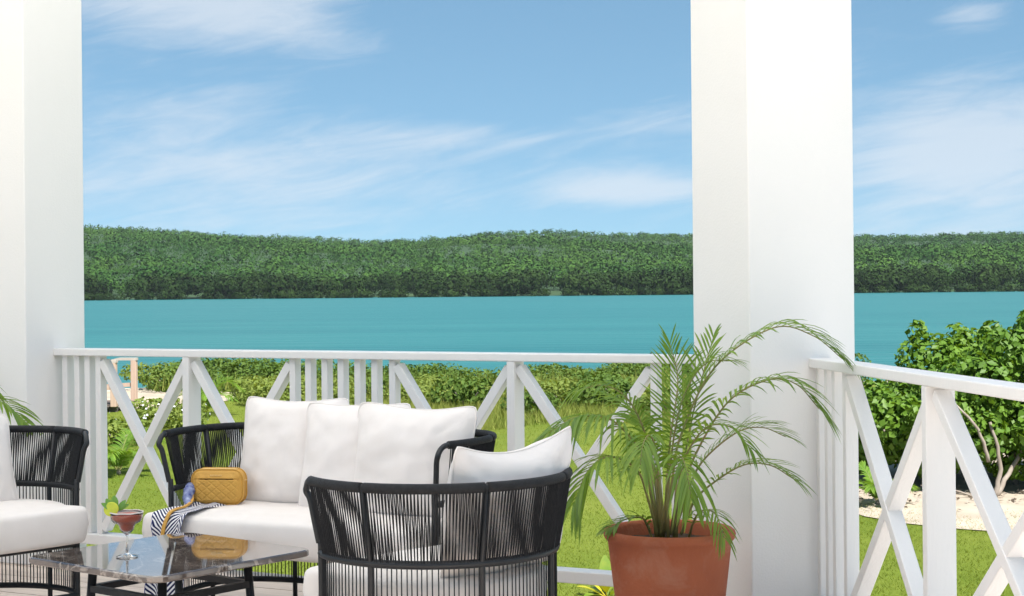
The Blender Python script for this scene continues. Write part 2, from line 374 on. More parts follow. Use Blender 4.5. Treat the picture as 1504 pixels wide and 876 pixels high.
SKY_AZ = [-.9, -.45, -.261, -.209, -.176, -.126, -.08, -.047, -.022, .02, .049, .11, .21, .245, .278, .313, .45, .9]
SKY_TN = [.030, .038, .0408, .0388, .0352, .0328, .0300, .0312, .0335, .0348, .0330, .0314, .0298, .0288, .0304, .0306, .028, .024]
def ridge(az): return np.interp(az, SKY_AZ, SKY_TN)
def hill_z(x, y):
    az = x / y
    t = np.clip((y - 905) / (2250 - 905), 0, 1.6)
    prof = np.where(t < 1, t ** .82, 1 - (t - 1) * .9)
    top = ridge(az) * 2250 - 6
    w = np.sin(x * .011 + 1.3) * np.sin(y * .009) * 4 + np.sin(x * .004 + y * .006) * 6 + np.sin(x * .023 + y * .017 + 2) * 2
    return -3.6 + (top + 3.6 + 1.2) * np.clip(prof, 0, 1) + w * np.clip(t * 3, 0, 1) * np.clip((1.05 - t) * 2.5, 0, 1)
gy = np.linspace(880, 3000, 70); gx = np.linspace(-1800, 1800, 160)
b = MB(); b.grid([[(x, y, float(hill_z(x, y))) for x in gx] for y in gy])
tag(b.build('hills', M['hillsoil'], smooth=True), kind='structure')

def blob_leaves(cx, cy, cz, rad, hgt, nleaf, size, tv, low=-.2):
    """many leaf sprays on domed crowns; arrays over crowns"""
    n = len(cx); u = rng.random((n, nleaf)); ph = rng.random((n, nleaf)) * 2 * math.pi
    zz = low + (1 - low) * u; rr = np.sqrt(np.clip(1 - zz ** 2, 0, 1)); k = .72 + .36 * rng.random((n, nleaf))
    d = np.stack([rr * np.cos(ph), rr * np.sin(ph), zz], -1)
    P = np.stack([cx[:, None] + d[..., 0] * rad[:, None] * k, cy[:, None] + d[..., 1] * rad[:, None] * k, cz[:, None] + d[..., 2] * hgt[:, None] * k], -1).reshape(-1, 3)
    Nn = d.reshape(-1, 3) + rng.normal(size=(n * nleaf, 3)) * .22
    sz = np.repeat(size * (rad / rad.mean()), nleaf) * (.6 + .8 * rng.random(n * nleaf))
    tt = np.clip(np.repeat(tv, nleaf) + rng.normal(size=n * nleaf) * .10, 0, 1)
    return P, Nn, sz, tt

# forest covering the far hills, one continuous canopy
nF = 15500
fy = 930 + (2330 - 930) * rng.random(nF) ** 1.05; faz = -.42 + .84 * rng.random(nF); fx = faz * fy
fr = 2.2 + 4.4 * rng.random(nF) ** 2.5
tv = np.clip(rng.normal(.40, .17, nF) + .30 * np.sin(fx * .013 + 2 * np.sin(fy * .011)) * np.sin(fy * .012 + fx * .004), 0, 1)
P, Nn, sz, tt = blob_leaves(fx, fy, hill_z(fx, fy) + fr * .55, fr * 1.15, fr, 52, 1.02, tv)
o = link('forest', leaf_mesh('forest', P, Nn, sz, .9, .2, tt), M['forest'])
tag(o, 'dense green forest covering the low hills across the bay', 'forest', kind='stuff')

# mangrove belt along the far shore
nM = 560
mx_ = rng.uniform(-480, 480, nM); row = rng.random(nM) ** 1.7; my = 868 + row * 70
mr_ = rng.uniform(2.6, 7.0, nM); mh = rng.uniform(4.6, 6.6, nM)
mz = -2.6 + mh * .8 + row * 3.5 + rng.uniform(0, 1.6, nM)
ne = 300; mx_ = np.concatenate([mx_, rng.uniform(-480, 480, ne)]); my = np.concatenate([my, rng.uniform(862, 870, ne)])
mz = np.concatenate([mz, rng.uniform(-2.2, -1.2, ne)]); mr_ = np.concatenate([mr_, rng.uniform(2.2, 4.0, ne)]); mh = np.concatenate([mh, rng.uniform(2.2, 3.6, ne)]); nM += ne
P, Nn, sz, tt = blob_leaves(mx_, my, mz, mr_, mh, 220, 1.15, np.clip(rng.normal(.38, .27, nM), 0, 1), low=-.92)
o = link('mangrove_belt', leaf_mesh('mangrove_belt', P, Nn, sz, .8, .3, tt), M['mangrove'])
tag(o, 'dark mangrove belt along the far shore of the bay', 'mangroves', kind='stuff')

# ------------------------------------------------------------------ porch frame of reference
PL = Vector((-2.048, 7.396, 0)); E = Vector((.890, -.456, 0)).normalized(); B = Vector((.456, .890, 0)).normalized()
QR = Vector((1.063, 5.642, 0)); D2 = Vector((.112, -.9937, 0)).normalized(); O2 = Vector((.9937, .112, 0)).normalized()
RZ = math.atan2(E.y, E.x)

# deck: a raised base with separate boards
def right_limit(y):
    """along-board distance at which the board y metres in from the back rail meets the right edge of the deck"""
    p = PL - B * y; q = QR + O2 * .16
    den = E.x * D2.y - E.y * D2.x
    w = q - p
    return (w.x * D2.y - w.y * D2.x) / den
deck = MB()
c0 = PL + B * .07 - E * 5; c1 = PL + B * .07 + E * (right_limit(-.07)); c2 = QR + O2 * .16 + D2 * 10; c3 = PL - E * 5 - B * 9
poly = [c0, c1, c2, c3]
vs = [(p.x, p.y, -.032) for p in poly] + [(p.x, p.y, -1.6) for p in poly]
deck.add(vs, [(0, 3, 2, 1), (0, 1, 5, 4), (1, 2, 6, 5), (2, 3, 7, 6), (3, 0, 4, 7)])
deck_o = tag(deck.build('deck', M['deckbase']), kind='structure')
pb = MB(); pb.box((.5, 0, -.0145), (1, .094, .027)); pm = None
for k in range(88):
    y = -.02 + k * .1
    x1 = right_limit(y) - .004 * (k % 3)
    if pm is None:
        po = pb.build('plank', M['deck'], deck_o); pm = po.data
    else: po = link('plank', pm, None, deck_o)
    st = PL - E * 5 - B * y
    po.location = (st.x, st.y, random.uniform(-.0012, .0012)); po.rotation_euler = (0, 0, RZ); po.scale = (5 + x1, 1, 1)

# unseen pale slab right of and behind the porch, added to bounce sunlight in
tv_ = [(-14, -14), (22, -14), (22, 9.5), (12, 12.6), (4.6, 12.9), (2.0, 9.6), (1.5, 4.5), (-14, 1.0)]
m = MB(); k = len(tv_); m.add([(x, y, -1.46) for x, y in tv_] + [(x, y, -1.52) for x, y in tv_], [tuple(range(k))] + [(i, i + k, (i + 1) % k + k, (i + 1) % k) for i in range(k)])
tag(m.build('added_bounce_slab', M['bounce_slab']), kind='structure')

# roof sheet, unseen: added over the seating to diffuse the sun
rf = MB()
r0 = PL - E * 5 + B * .7; r1 = PL + E * 3.6 + B * .7; r1b = QR + O2 * 1.0 - D2 * .6; r2 = QR + O2 * 1.0 + D2 * 4.0; r3 = Vector((-6.5, 1.62, 0))
poly = [r0, r1, r1b, r2, r3]
n = len(poly); rf.add([(p.x, p.y, 3.302) for p in poly], [tuple(range(n))])
tag(rf.build('added_awning', M['fill_canvas']), kind='structure')

# the two square posts
def post(center, ax, w, d, label):
    e = empty('porch_post', (center.x, center.y, 0), math.atan2(ax.y, ax.x))
    s = MB(); s.box((0, 0, 1.65), (w, d, 3.3)); s.build('shaft', M['plaster'], e, bevel=.006, seg=2)
    s = MB(); s.box((0, 0, 3.22), (w + .10, d + .10, .156)); s.build('capital', M['plaster'], e, bevel=.006)
    return tag(e, label, 'post')
post(PL - E * .19 - B * .025, E, .38, .38, 'square white porch post behind the left rope armchair')
hr = R(68); fx_, fy_ = Vector((math.sin(hr), math.cos(hr), 0)), Vector((-math.cos(hr), math.sin(hr), 0))
corner = Vector((.803, 5.537, 0))
post(corner + fx_ * .211 + fy_ * .20, fx_, .422, .40, 'thick square white porch post behind the potted palm')

# railings
def railing(origin, ax, length, balusters, posts, braces, label, s0=0.0):
    rz = math.atan2(ax.y, ax.x); e = empty('porch_railing', (origin.x, origin.y, 0), rz)
    m = MB(); m.box(((length + s0) / 2, 0, .934), (length - s0, .09, .032)); m.build('top_rail', M['white'], e, bevel=.004)
    m = MB(); m.box(((length + s0) / 2, 0, .103), (length - s0, .085, .046)); m.build('bottom_rail', M['white'], e, bevel=.004)
    bm_ = MB(); bm_.box((0, 0, 0), (.030, .044, .7915)); bo = None
    for s in balusters:
        o = bm_.build('baluster', M['white'], e, bevel=.003) if bo is None else link('baluster', bo.data, None, e)
        bo = bo or o; o.location = (s, 0, .5222)
    pm_ = MB(); pm_.box((0, 0, 0), (.034, .086, .7915)); po = None
    for s in posts:
        o = pm_.build('rail_post', M['white'], e, bevel=.003) if po is None else link('rail_post', po.data, None, e)
        po = po or o; o.location = (s, 0, .5222)
        f = MB(); f.box((0, 0, 0), (.034, .086, .08)); fo = f.build('rail_foot', M['white'], e); fo.location = (s, 0, .0398)
    for (a, c) in braces:
        for k, (z0, z1) in enumerate(((.895, .145), (.145, .895))):
            # second diagonal is set a few millimetres back so the halved faces never coincide
            yy = .003 if k else 0
            m = MB(); m.bar((a, yy, z0), (c, yy, z1), .036, .048, (0, 1, 0)); m.build('brace', M['white'], e, bevel=.003)
    return tag(e, label, 'railing')
railing(PL, E, 3.2, [.045, .115, .175, .238, 1.282, 1.360, 1.441, 1.520, 1.601, 1.682, 1.766, 2.899, 2.979, 3.059],
        [.742, 2.312], [(.256, .722), (.762, 1.264), (1.784, 2.292), (2.332, 2.881)],
        'long white cross-braced porch railing behind the sofa')
railing(QR, D2, 3.4, [.03, .120, .202, .318, 2.04, 2.12, 2.20, 2.26, 3.0], [1.092, 2.70], [(.337, 1.072), (1.112, 2.02), (2.28, 2.68)],
        'white cross-braced porch railing running forward on the right', s0=.0)

# ------------------------------------------------------------------ furniture
def catmull(pts, n):
    pts = [Vector(p) for p in pts]; out = []; m = len(pts)
    for i in range(n):
        t = i / (n - 1) * (m - 1); k = min(int(t), m - 2); f = t - k
        p0 = pts[max(k - 1, 0)]; p1 = pts[k]; p2 = pts[k + 1]; p3 = pts[min(k + 2, m - 1)]
        if k == 0: p0 = 2 * p1 - p2
        if k == m - 2: p3 = 2 * p2 - p1
        out.append(.5 * ((2 * p1) + (p2 - p0) * f + (2 * p0 - 5 * p1 + 4 * p2 - p3) * f * f + (3 * p1 - p0 - 3 * p2 + p3) * f ** 3))
    return out
def resample(pts, n):
    L_ = [0]
    for a, c in zip(pts, pts[1:]): L_.append(L_[-1] + (c - a).length)
    out = []; j = 0
    for i in range(n):
        t = L_[-1] * i / (n - 1)
        while j < len(pts) - 2 and L_[j + 1] < t: j += 1
        f = (t - L_[j]) / max(L_[j + 1] - L_[j], 1e-9); out.append(pts[j].lerp(pts[j + 1], f))
    return out

def cushion(outline, z0, z1, name, parent, mat_, edge=.024, crown=.010):
    """upholstered slab over a closed plan outline, rounded edges with piping"""
    n = len(outline); c = sum(outline, Vector((0, 0, 0))) / n
    nor = []
    for i in range(n):
        t = (outline[(i + 1) % n] - outline[i - 1]).normalized(); nn = Vector((t.y, -t.x, 0))
        if nn.dot(outline[i] - c) < 0: nn = -nn
        nor.append(nn)
    rows = []
    def ring(ins, z): rows.append([outline[i] - nor[i] * ins + Vector((0, 0, z)) for i in range(n)])
    ring(edge * 2.2, z0 + .001); 
    for k in range(5):
        a = k / 4 * math.pi / 2; ring(edge * (1 - math.sin(a)), z0 + edge * (1 - math.cos(a)))
    ring(-.006, (z0 + z1) / 2)
    for k in range(5):
        a = k / 4 * math.pi / 2; ring(edge * (1 - math.cos(a)), z1 - edge + edge * math.sin(a))
    for sc in (.93, .84, .72, .58, .42, .25, .08):
        row = []
        for i in range(n):
            p = c + (outline[i] - nor[i] * edge - c) * sc
            wv = mnoise.noise(Vector((p.x * 5, p.y * 5, n * .37))) * .009 + mnoise.noise(Vector((p.x * 17, p.y * 13, 3))) * .003
            row.append(p + Vector((0, 0, z1 + crown * (1 - sc ** 2) + wv * min(1, (1 - sc) * 6))))
        rows.append(row)
    for r_i in range(3, 11):
        for i in range(n):
            p = rows[r_i][i]; rows[r_i][i] = p + nor[i] * (mnoise.noise(Vector((p.x * 9, p.y * 9, p.z * 14))) * .005)
    m = MB(); m.grid(rows, closed_u=True)
    k = len(rows) - 1; m.f.append(tuple(k * n + i for i in range(n)))
    o = m.build(name, mat_, parent, smooth=True)
    return o

def rope_seat(name, label, cat, path, ribs, rim_z, mid_z, low_z, seat, loc, rz, front_out, n_up, n_low):
    e = tag(empty(name, loc, rz), label, cat)
    N_ = 121
    rim = resample(catmull(path, 240), N_)
    ctr = sum(rim, Vector((0, 0, 0))) / N_
    base = []
    for i in range(N_):
        t = (rim[min(i + 1, N_ - 1)] - rim[max(i - 1, 0)]).normalized(); nn = Vector((t.y, -t.x, 0))
        if nn.dot(rim[i] - Vector((0, ctr.y * .6, 0))) < 0: nn = -nn
        base.append(rim[i] - nn * .034)
    # the end posts lean forward over the last few centimetres
    shift = .026
    for i in range(N_):
        w = max(0, 1 - i / 10); base[i] += (rim[4] - rim[0]).normalized() * shift * w
        w = max(0, 1 - (N_ - 1 - i) / 10); base[i] += (rim[-5] - rim[-1]).normalized() * shift * w
    def at(P_, t, z):
        x = t * (N_ - 1); k = min(int(x), N_ - 2); p = P_[k].lerp(P_[k + 1], x - k); return Vector((p.x, p.y, z))
    # end tubes: foot, up, lean out, round over into the rim
    def end_tube(rv):
        g = (lambda P_, t, z: at(P_, 1 - t, z)) if rv else at
        pts = [g(base, 0, 0), g(base, 0, low_z), g(base, 0, mid_z), g(base, 0, mid_z).lerp(g(rim, 0, rim_z), .15)]
        a = g(base, 0, mid_z); top = g(rim, 0, rim_z)
        pts.append(a.lerp(top, .45)); pts.append(a.lerp(top, .72))
        ln = .05 / sum((rim[i + 1] - rim[i]).length for i in range(N_ - 1))
        for k in range(1, 6):
            f = k / 5 * math.pi / 2
            p = g(rim, ln * (1 - math.cos(f)), rim_z - .05 * (1 - math.sin(f))); pts.append(p)
        return catmull(pts, 48)
    for rv in (False, True):
        m = MB(); m.tube(end_tube(rv), .0095, 10); m.build('arm_tube', M['tube'], e, smooth=True)
    s = .05 / sum((rim[i + 1] - rim[i]).length for i in range(N_ - 1))
    stops = [s] + list(ribs) + [1 - s]
    for a, c in zip(stops, stops[1:]):
        k = max(6, int((c - a) * 60)); g = .0025
        pts = [at(rim, a + g + (c - a - 2 * g) * i / k, rim_z) for i in range(k + 1)]
        m = MB(); m.tube(pts, .0135, 10); m.build('rim_wrap', M['rope'], e, smooth=True)
    m = MB(); m.tube([at(rim, s + (1 - 2 * s) * i / 60, rim_z) for i in range(61)], .0095, 8); m.build('rim_tube', M['tube'], e, smooth=True)
    for t in ribs:
        m = MB(); m.tube([at(base, t, .0), at(base, t, low_z), at(base, t, mid_z), at(base, t, mid_z).lerp(at(rim, t, rim_z), .12), at(rim, t, rim_z)], .009, 8)
        m.build('rib', M['tube'], e, smooth=True)
    for z, nm, rr in ((mid_z, 'arm_ring', .0115), (low_z, 'base_ring', .011), (seat[0] - .012, 'seat_frame', .013)):
        m = MB(); pts = [at(base, i / 60, z) for i in range(61)]
        if nm != 'arm_ring': pts = pts + [pts[0]]
        m.tube(pts, rr, 8); m.build(nm, M['tube'], e, smooth=True)
    # rope weave: two dense layers above, one open layer below
    m = MB()
    for i in range(n_up):
        for layer in (0, 1):
            t = s * 1.3 + (1 - 2.6 * s) * (i + .5 * layer) / n_up
            jit = random.uniform(-.0009, .0009); sl = .004 if layer else -.001
            a = at(rim, t, rim_z - .004); c = at(base, min(max(t + sl + jit, .002), .998), mid_z + .004)
            off = (a - Vector((ctr.x, ctr.y * .6, a.z))).normalized() * (.008 if layer else -.006)
            m.tube([a + off, a.lerp(c, .5) + off * 1.1, c + off], .0022, 4, cap=False)
    tag(m.build('rope_weave', M['rope'], e), kind='stuff')
    m = MB(); i = 0
    for i in range(n_low):
        t = .012 + .976 * (i + random.uniform(-.12, .12)) / (n_low - 1)
        t = min(max(t, .004), .996)
        a = at(base, t, mid_z); c = at(base, t + random.uniform(-.001, .001), low_z)
        m.tube([a, c], .0023, 4, cap=False)
    tag(m.build('rope_skirt', M['rope'], e), kind='stuff')
    ins = []
    for i in range(0, N_, 3):
        t = (base[min(i + 1, N_ - 1)] - base[max(i - 1, 0)]).normalized(); nn = Vector((t.y, -t.x, 0))
        if nn.dot(base[i] - Vector((0, ctr.y * .6, 0))) < 0: nn = -nn
        ins.append(base[i] - nn * .03)
    a, c = ins[-1], ins[0]
    fr = [Vector(p) for p in front_out]
    out = resample(catmull(ins + fr + [ins[0]], 260), 97)[:-1]
    cushion(out, seat[0], seat[1], 'seat_cushion', e, M['cloth'])
    return e

# round tub armchair: 242 degrees of a circle open towards -y
Rr = .36
tub = [(Rr * math.sin(R(a)), .02 + Rr * math.cos(R(a)) * 1.0, 0) for a in np.linspace(-121, 121, 25)]
ch = rope_seat('rope_armchair', 'black rope tub armchair seen from behind in front of the sofa', 'armchair', tub,
               [.5 - 76 / 242, .5 - 24 / 242, .5 + 24 / 242, .5 + 76 / 242], .695, .497, .12, (.318, .447),
               (-.226, 4.50, 0), -(math.pi - 0) + R(180) - R(133), [(.275, -.215, 0), (.12, -.240, 0), (-.12, -.240, 0), (-.275, -.215, 0)], 152, 100)
def copy_tree(o, parent=None):
    c = o.copy(); C.objects.link(c); c.parent = parent
    for k in list(o.children): copy_tree(k, c)
    return c
ch2 = copy_tree(ch); ch2.location = (-1.852, 5.71, 0); ch2.rotation_euler = (0, 0, -R(133 + 180))
ch2['label'] = 'black rope tub armchair with white seat beside the left post'
for o in (ch, ch2): o['group'] = 'round black rope armchairs'

SM = Vector((-.744, 5.574, 0))
sp = [(-.590, 0, 0), (-.624, .156, 0), (-.620, .312, 0), (-.547, .444, 0), (-.395, .503, 0), (-.176, .517, 0), (0, .520, 0),
      (.176, .517, 0), (.371, .503, 0), (.517, .444, 0), (.586, .312, 0), (.590, .156, 0), (.556, 0, 0)]
sofa = rope_seat('rope_sofa', 'two seat black rope sofa with cream cushions in front of the railing', 'sofa', sp,
                 [.155, .34, .5, .66, .845], .688, .492, .11, (.300, .428), SM, RZ,
                 [(.532, -.10, 0), (.49, -.132, 0), (.2, -.141, 0), (-.2, -.141, 0), (-.51, -.132, 0), (-.562, -.10, 0)], 230, 138)

def pillow(label, c, right, up, w, h, th, seed, group=None, sag=.03):
    right = Vector(right).normalized(); up = Vector(up); up = (up - right * up.dot(right)).normalized(); nn = right.cross(up)
    e = tag(empty('throw_pillow', c), label, 'pillow', group)
    n = 26; rows = {1: [], -1: []}
    for s in (1, -1):
        for i in range(n + 1):
            row = []
            for j in range(n + 1):
                u = -1 + 2 * j / n; v = -1 + 2 * i / n
                k = (1 - abs(u) ** 2.4) * (1 - abs(v) ** 2.4)
                t = th / 2 * max(k, 0) ** .55
                x = u * w / 2 * (1 - .07 * (1 - v * v)); y = v * h / 2 * (1 - .075 * (1 - u * u))
                if v > 0: y -= sag * (1 - u * u) * v
                mx = max(abs(u), abs(v)); rc = (mx / (abs(u) ** 9 + abs(v) ** 9) ** (1 / 9)) if mx > 1e-6 else 1; x *= rc; y *= rc
                p = Vector((x * 9 + seed, y * 9, seed * .7))
                wr = mnoise.noise(p) * .014 + mnoise.noise(p * 2.6) * .007
                # creases running in from the corners
                cr = math.sin((abs(u) - abs(v)) * 9 + seed) * .006 * (abs(u) * abs(v)) ** 1.1
                t2 = t + (wr + cr) * min(1, k * 3)
                row.append(right * (x + .006 * mnoise.noise(p * .6)) + up * (y + .008 * mnoise.noise(p * .5 + Vector((5, 3, 1)))) + nn * (s * t2))
            rows[s].append(row)
    m = MB(); m.grid(rows[1]); m.grid([list(reversed(r)) for r in rows[-1]])
    o = m.build('cover', M['pillow'], e, smooth=True)
    bd = rows[1][0] + [r[-1] for r in rows[1][1:]] + list(reversed(rows[1][-1]))[1:] + [r[0] for r in reversed(rows[1])][1:]
    p2 = MB(); p2.tube(bd, .0032, 6, cap=False); p2.build('piping', M['pillow'], e, smooth=True)
    return e
G_ = 'cream throw pillows on the sofa'
lean = Vector((0, 0, 1)) + B * .22
def spos(x, y, z): return SM + E * x + B * y + Vector((0, 0, z))
pillow('square cream pillow standing behind the mustard bag on the sofa', spos(-.238, .322, .613), E + B * .10, lean, .44, .42, .15, 1.7, G_, .012)
pillow('middle cream pillow partly covered by its neighbours on the sofa', spos(.072, .259, .606), E + B * .05 + Vector((0, 0, .02)), lean, .44, .42, .15, 4.2, G_, .012)
pillow('large cream pillow with raised corner at the front end of the sofa row', spos(.335, .215, .609), E + B * .06 + Vector((0, 0, -.01)), lean, .47, .42, .16, 8.1, G_, .012)
pillow('white pillow poking above the back of the nearest armchair', Vector((-.018, 4.38, .622)), Vector((.68, .73, .05)), Vector((.16, -.14, 1)), .475, .41, .17, 11.3, None, .045)
pillow('white pillow on the armchair by the left post', Vector((-1.975, 5.82, .585)), Vector((.73, .68, 0)), Vector((-.2, .2, 1)), .42, .38, .15, 15.0, None, .01)

# marble coffee table
TC = Vector((-1.056, 5.015, 0)); tx = Vector((.775, -.63, 0)).normalized(); tz = math.atan2(tx.y, tx.x)
tb = tag(empty('coffee_table', TC, tz), 'low square coffee table with polished brown marble top and black legs', 'coffee table')
hw, cr = .313, .05
ol = []
for (sx, sy, a0) in ((1, 1, 0), (-1, 1, 90), (-1, -1, 180), (1, -1, 270)):
    for k in range(6):
        a = R(a0 + 90 * k / 5); ol.append(Vector((sx * (hw - cr) + cr * math.cos(a), sy * (hw - cr) + cr * math.sin(a), 0)))
m = MB(); n = len(ol); rows = []
for ins, z in ((.008, .378), (.002, .380), (0, .383), (0, .3955), (.002, .3985), (.006, .4000)):
    rows.append([p * (1 - ins / hw) + Vector((0, 0, z)) for p in ol])
m.grid(rows, closed_u=True); m.f.append(tuple(5 * n + i for i in range(n))); m.f.append(tuple(reversed(range(n))))
m.build('marble_top', M['marble'], tb)
tops = []
for k in range(4):
    a = R(45 + 90 * k); p = Vector((math.cos(a), math.sin(a), 0))
    m = MB(); m.tube([p * .265 + Vector((0, 0, 0)), p * .232 + Vector((0, 0, .366))], [.0105, .014], 12); m.build('leg', M['tube'], tb, smooth=True)
    tops.append(p * .239)
for k in range(4):
    a, c = tops[k], tops[(k + 1) % 4]
    m = MB(); m.bar(a + Vector((0, 0, .297)), c + Vector((0, 0, .297)), .020, .020, (0, 0, 1)); m.build('stretcher', M['tube'], tb)
    m = MB(); m.bar(a * .96 + Vector((0, 0, .3668)), c * .96 + Vector((0, 0, .3668)), .022, .022, (0, 0, 1)); m.build('top_frame', M['tube'], tb)

# cocktail in a stemmed glass
gl = tag(empty('cocktail_glass', (-1.170, 4.935, .4002)), 'stemmed glass of red frozen cocktail with salted rim on the marble table', 'cocktail')
outer = [(.0005, .000), (.030, .0005), (.0335, .0025), (.030, .0045), (.012, .0075), (.0045, .012), (.0036, .03), (.0036, .062), (.005, .068), (.014, .075), (.0205, .083), (.0225, .093), (.026, .099), (.040, .106), (.0475, .116), (.0488, .128), (.0492, .136)]
inner = [(.0478, .136), (.0470, .128), (.0455, .117), (.039, .1085), (.0245, .1012), (.0205, .094), (.0188, .085), (.013, .078), (.004, .0735), (.0005, .073)]
m = MB(); m.lathe(outer + inner, 40); m.build('glass', M['glass'], gl, smooth=True)
dr = [(.0005, .0745), (.012, .0788), (.0180, .0855), (.0197, .0942), (.0236, .1018), (.0382, .1090), (.0446, .1175), (.0460, .127), (.0455, .1295), (.030, .131), (.0005, .132)]
m = MB(); m.lathe(dr, 40); m.build('drink', M['drink'], gl, smooth=True)
m = MB(); m.tube([(.0486 * math.cos(a), .0486 * math.sin(a), .1355 + .0006 * math.sin(a * 7)) for a in np.linspace(0, 2 * math.pi, 40)], .0021, 6, cap=False); m.build('salt_rim', M['salt'], gl)
# lime slice stuck on the rim, mint sprig behind
m = MB(); lc = Vector((-.045, -.008, .146)); rows = []
for k in range(25):
    a = 2 * math.pi * k / 24; rows.append(a)
for z, r in ((-.0025, .0), (-.0025, .0205), (-.0015, .0225), (.0015, .0225), (.0025, .0205), (.0025, .0)):
    pass
prof = [(.0005, -.0022), (.0195, -.0022), (.0222, -.001), (.0222, .001), (.0195, .0022), (.0005, .0022)]
sub = MB(); sub.lathe(prof, 24); rot = Matrix.Rotation(R(70), 4, 'X') @ Matrix.Rotation(R(0), 4, 'Y')
m.add([rot @ Vector(v) + lc for v in sub.v], sub.f); lm = m.build('lime_slice', M['lime'], gl, smooth=False)
def leaf_blade(base, tip, width, up, droop=0, n=5):
    """one folded leaf as rows of three points"""
    base, tip, up = Vector(base), Vector(tip), Vector(up); ax = tip - base; sdv = ax.cross(up).normalized(); rows = []
    for i in range(n + 1):
        f = i / n; w = width * math.sin(math.pi * min(f * .92 + .04, 1)) ** .8
        p = base + ax * f - Vector((0, 0, droop * f * f)); rows.append([p - sdv * w * .5 + up * w * .12, p, p + sdv * w * .5 + up * w * .12])
    return rows
for bs, tp, w in (((-.040, .004, .140), (-.062, 0, .176), .022), ((-.036, .006, .140), (-.040, .012, .184), .024), ((-.03, .006, .138), (-.006, .016, .170), .018), ((-.034, .0, .14), (-.074, -.01, .164), .018), ((-.03, .01, .138), (.004, .014, .158), .014)):
    m = MB(); m.grid(leaf_blade(bs, tp, w, (0, -.8, .5))); m.build('mint_leaf', M['mint'], gl, smooth=True)

# mustard bag on the sofa
bx = Vector((-1.064, 5.90, .4345)); bag = tag(empty('camera_bag', bx, RZ + R(20)), 'small mustard quilted leather bag on the left end of the sofa', 'bag')
def rrect(w, h, r, n=7):
    o = []
    for (sx, sy, a0) in ((1, 1, 0), (-1, 1, 90), (-1, -1, 180), (1, -1, 270)):
        for k in range(n):
            a = R(a0 + 90 * k / (n - 1)); o.append((sx * (w / 2 - r) + r * math.cos(a), sy * (h / 2 - r) + r * math.sin(a)))
    return o
bw, bh, bt = .188, .124, .06
rows = []
for ins, y in ((.030, -bt / 2 - .004), (.012, -bt / 2 - .002), (.003, -bt / 2 + .003), (0, -bt / 2 + .010), (0, bt / 2 - .010), (.003, bt / 2 - .003), (.012, bt / 2 + .002), (.030, bt / 2 + .004)):
    rows.append([Vector((x, y, z + bh / 2)) for x, z in rrect(bw - 2 * ins, bh - 2 * ins, max(.036 - ins, .006))])
m = MB(); m.grid(rows, closed_u=True); n = len(rows[0]); m.f.append(tuple(range(n))); m.f.append(tuple(7 * n + i for i in reversed(range(n))))
m.build('body', M['leather'], bag, smooth=True)
for y in (-bt / 2 + .006, bt / 2 - .006):
    m = MB(); pts = [Vector((x, y, z + bh / 2)) for x, z in rrect(bw + .002, bh + .002, .037)]; m.tube(pts + [pts[0]], .0026, 6, cap=False); m.build('edge_piping', M['leather'], bag, smooth=True)
# quilted front panel: puffed lozenges between sunken seams
yq = -bt / 2 - .0042; m = MB(); nx, nz = 84, 44; rows = []
def puff(x, z):
    a = (x / .036 + z / .030); c = (x / .036 - z / .030)
    d = min(abs(a - round(a)), abs(c - round(c))); d2 = min(abs(a * 2 - round(a * 2)), abs(c * 2 - round(c * 2))) * .5
    return .0022 * min(1, d / .16) ** .6 + .0006 * min(1, d2 / .06)
for j in range(nz + 1):
    z = .010 + (.091 - .010) * j / nz; row = []
    for i in range(nx + 1):
        x = (-.5 + i / nx) * (bw - .040 + .016 * math.sin(math.pi * min(1, j / 12) / 2)); edge = min(1, min(i, nx - i) / 4, j / 3, (nz - j) / 3)
        row.append((x, yq + .0012 - (puff(x, z) + .0008) * edge, z))
    rows.append(row)
m.grid(rows); m.build('quilted_panel', M['leather'], bag, smooth=True)
m = MB(); m.box((0, yq - .0004, .0945), (bw - .012, .0028, .0022)); m.build('pocket_seam', M['leather'], bag)
m = MB()
for k, wl in enumerate((.0035, .0028, .0035, .0022, .0035, .003, .0028, .0035)):
    m.box((-.02 + k * .0054, yq - .0005, .1045), (wl, .0016, .0042))
m.build('lettering', M['metal_gold'], bag)
m = MB(); m.tube([Vector((-.07 + .14 * i / 10, 0, bh + .0015 - .0012 * abs(i - 5) / 5)) for i in range(11)], .0022, 6); m.build('zip', M['metal_gold'], bag, smooth=True)
for sx in (-1, 1):
    m = MB(); m.tube([Vector((sx * (bw / 2 + .002 + .006 * math.sin(a)), .007 * math.cos(a), .085)) for a in np.linspace(0, 2 * math.pi, 14)], .0014, 6, cap=False); m.build('ring', M['metal_gold'], bag, smooth=True)
# strap falling over the front of the seat
def strip(path, w, side, th=.0025):
    P_ = [Vector(p) for p in path]; sdv = Vector(side).normalized(); m = MB(); rows = []
    for i, p in enumerate(P_):
        t = (P_[min(i + 1, len(P_) - 1)] - P_[max(i - 1, 0)]).normalized(); nn = t.cross(sdv).normalized()
        rows.append([p - sdv * w / 2 + nn * th, p + sdv * w / 2 + nn * th, p + sdv * w / 2 - nn * th, p - sdv * w / 2 - nn * th])
    m.grid(rows, closed_u=True); n_ = len(rows)
    m.f.append((0, 1, 2, 3)); m.f.append(tuple((n_ - 1) * 4 + k for k in (3, 2, 1, 0))); return m

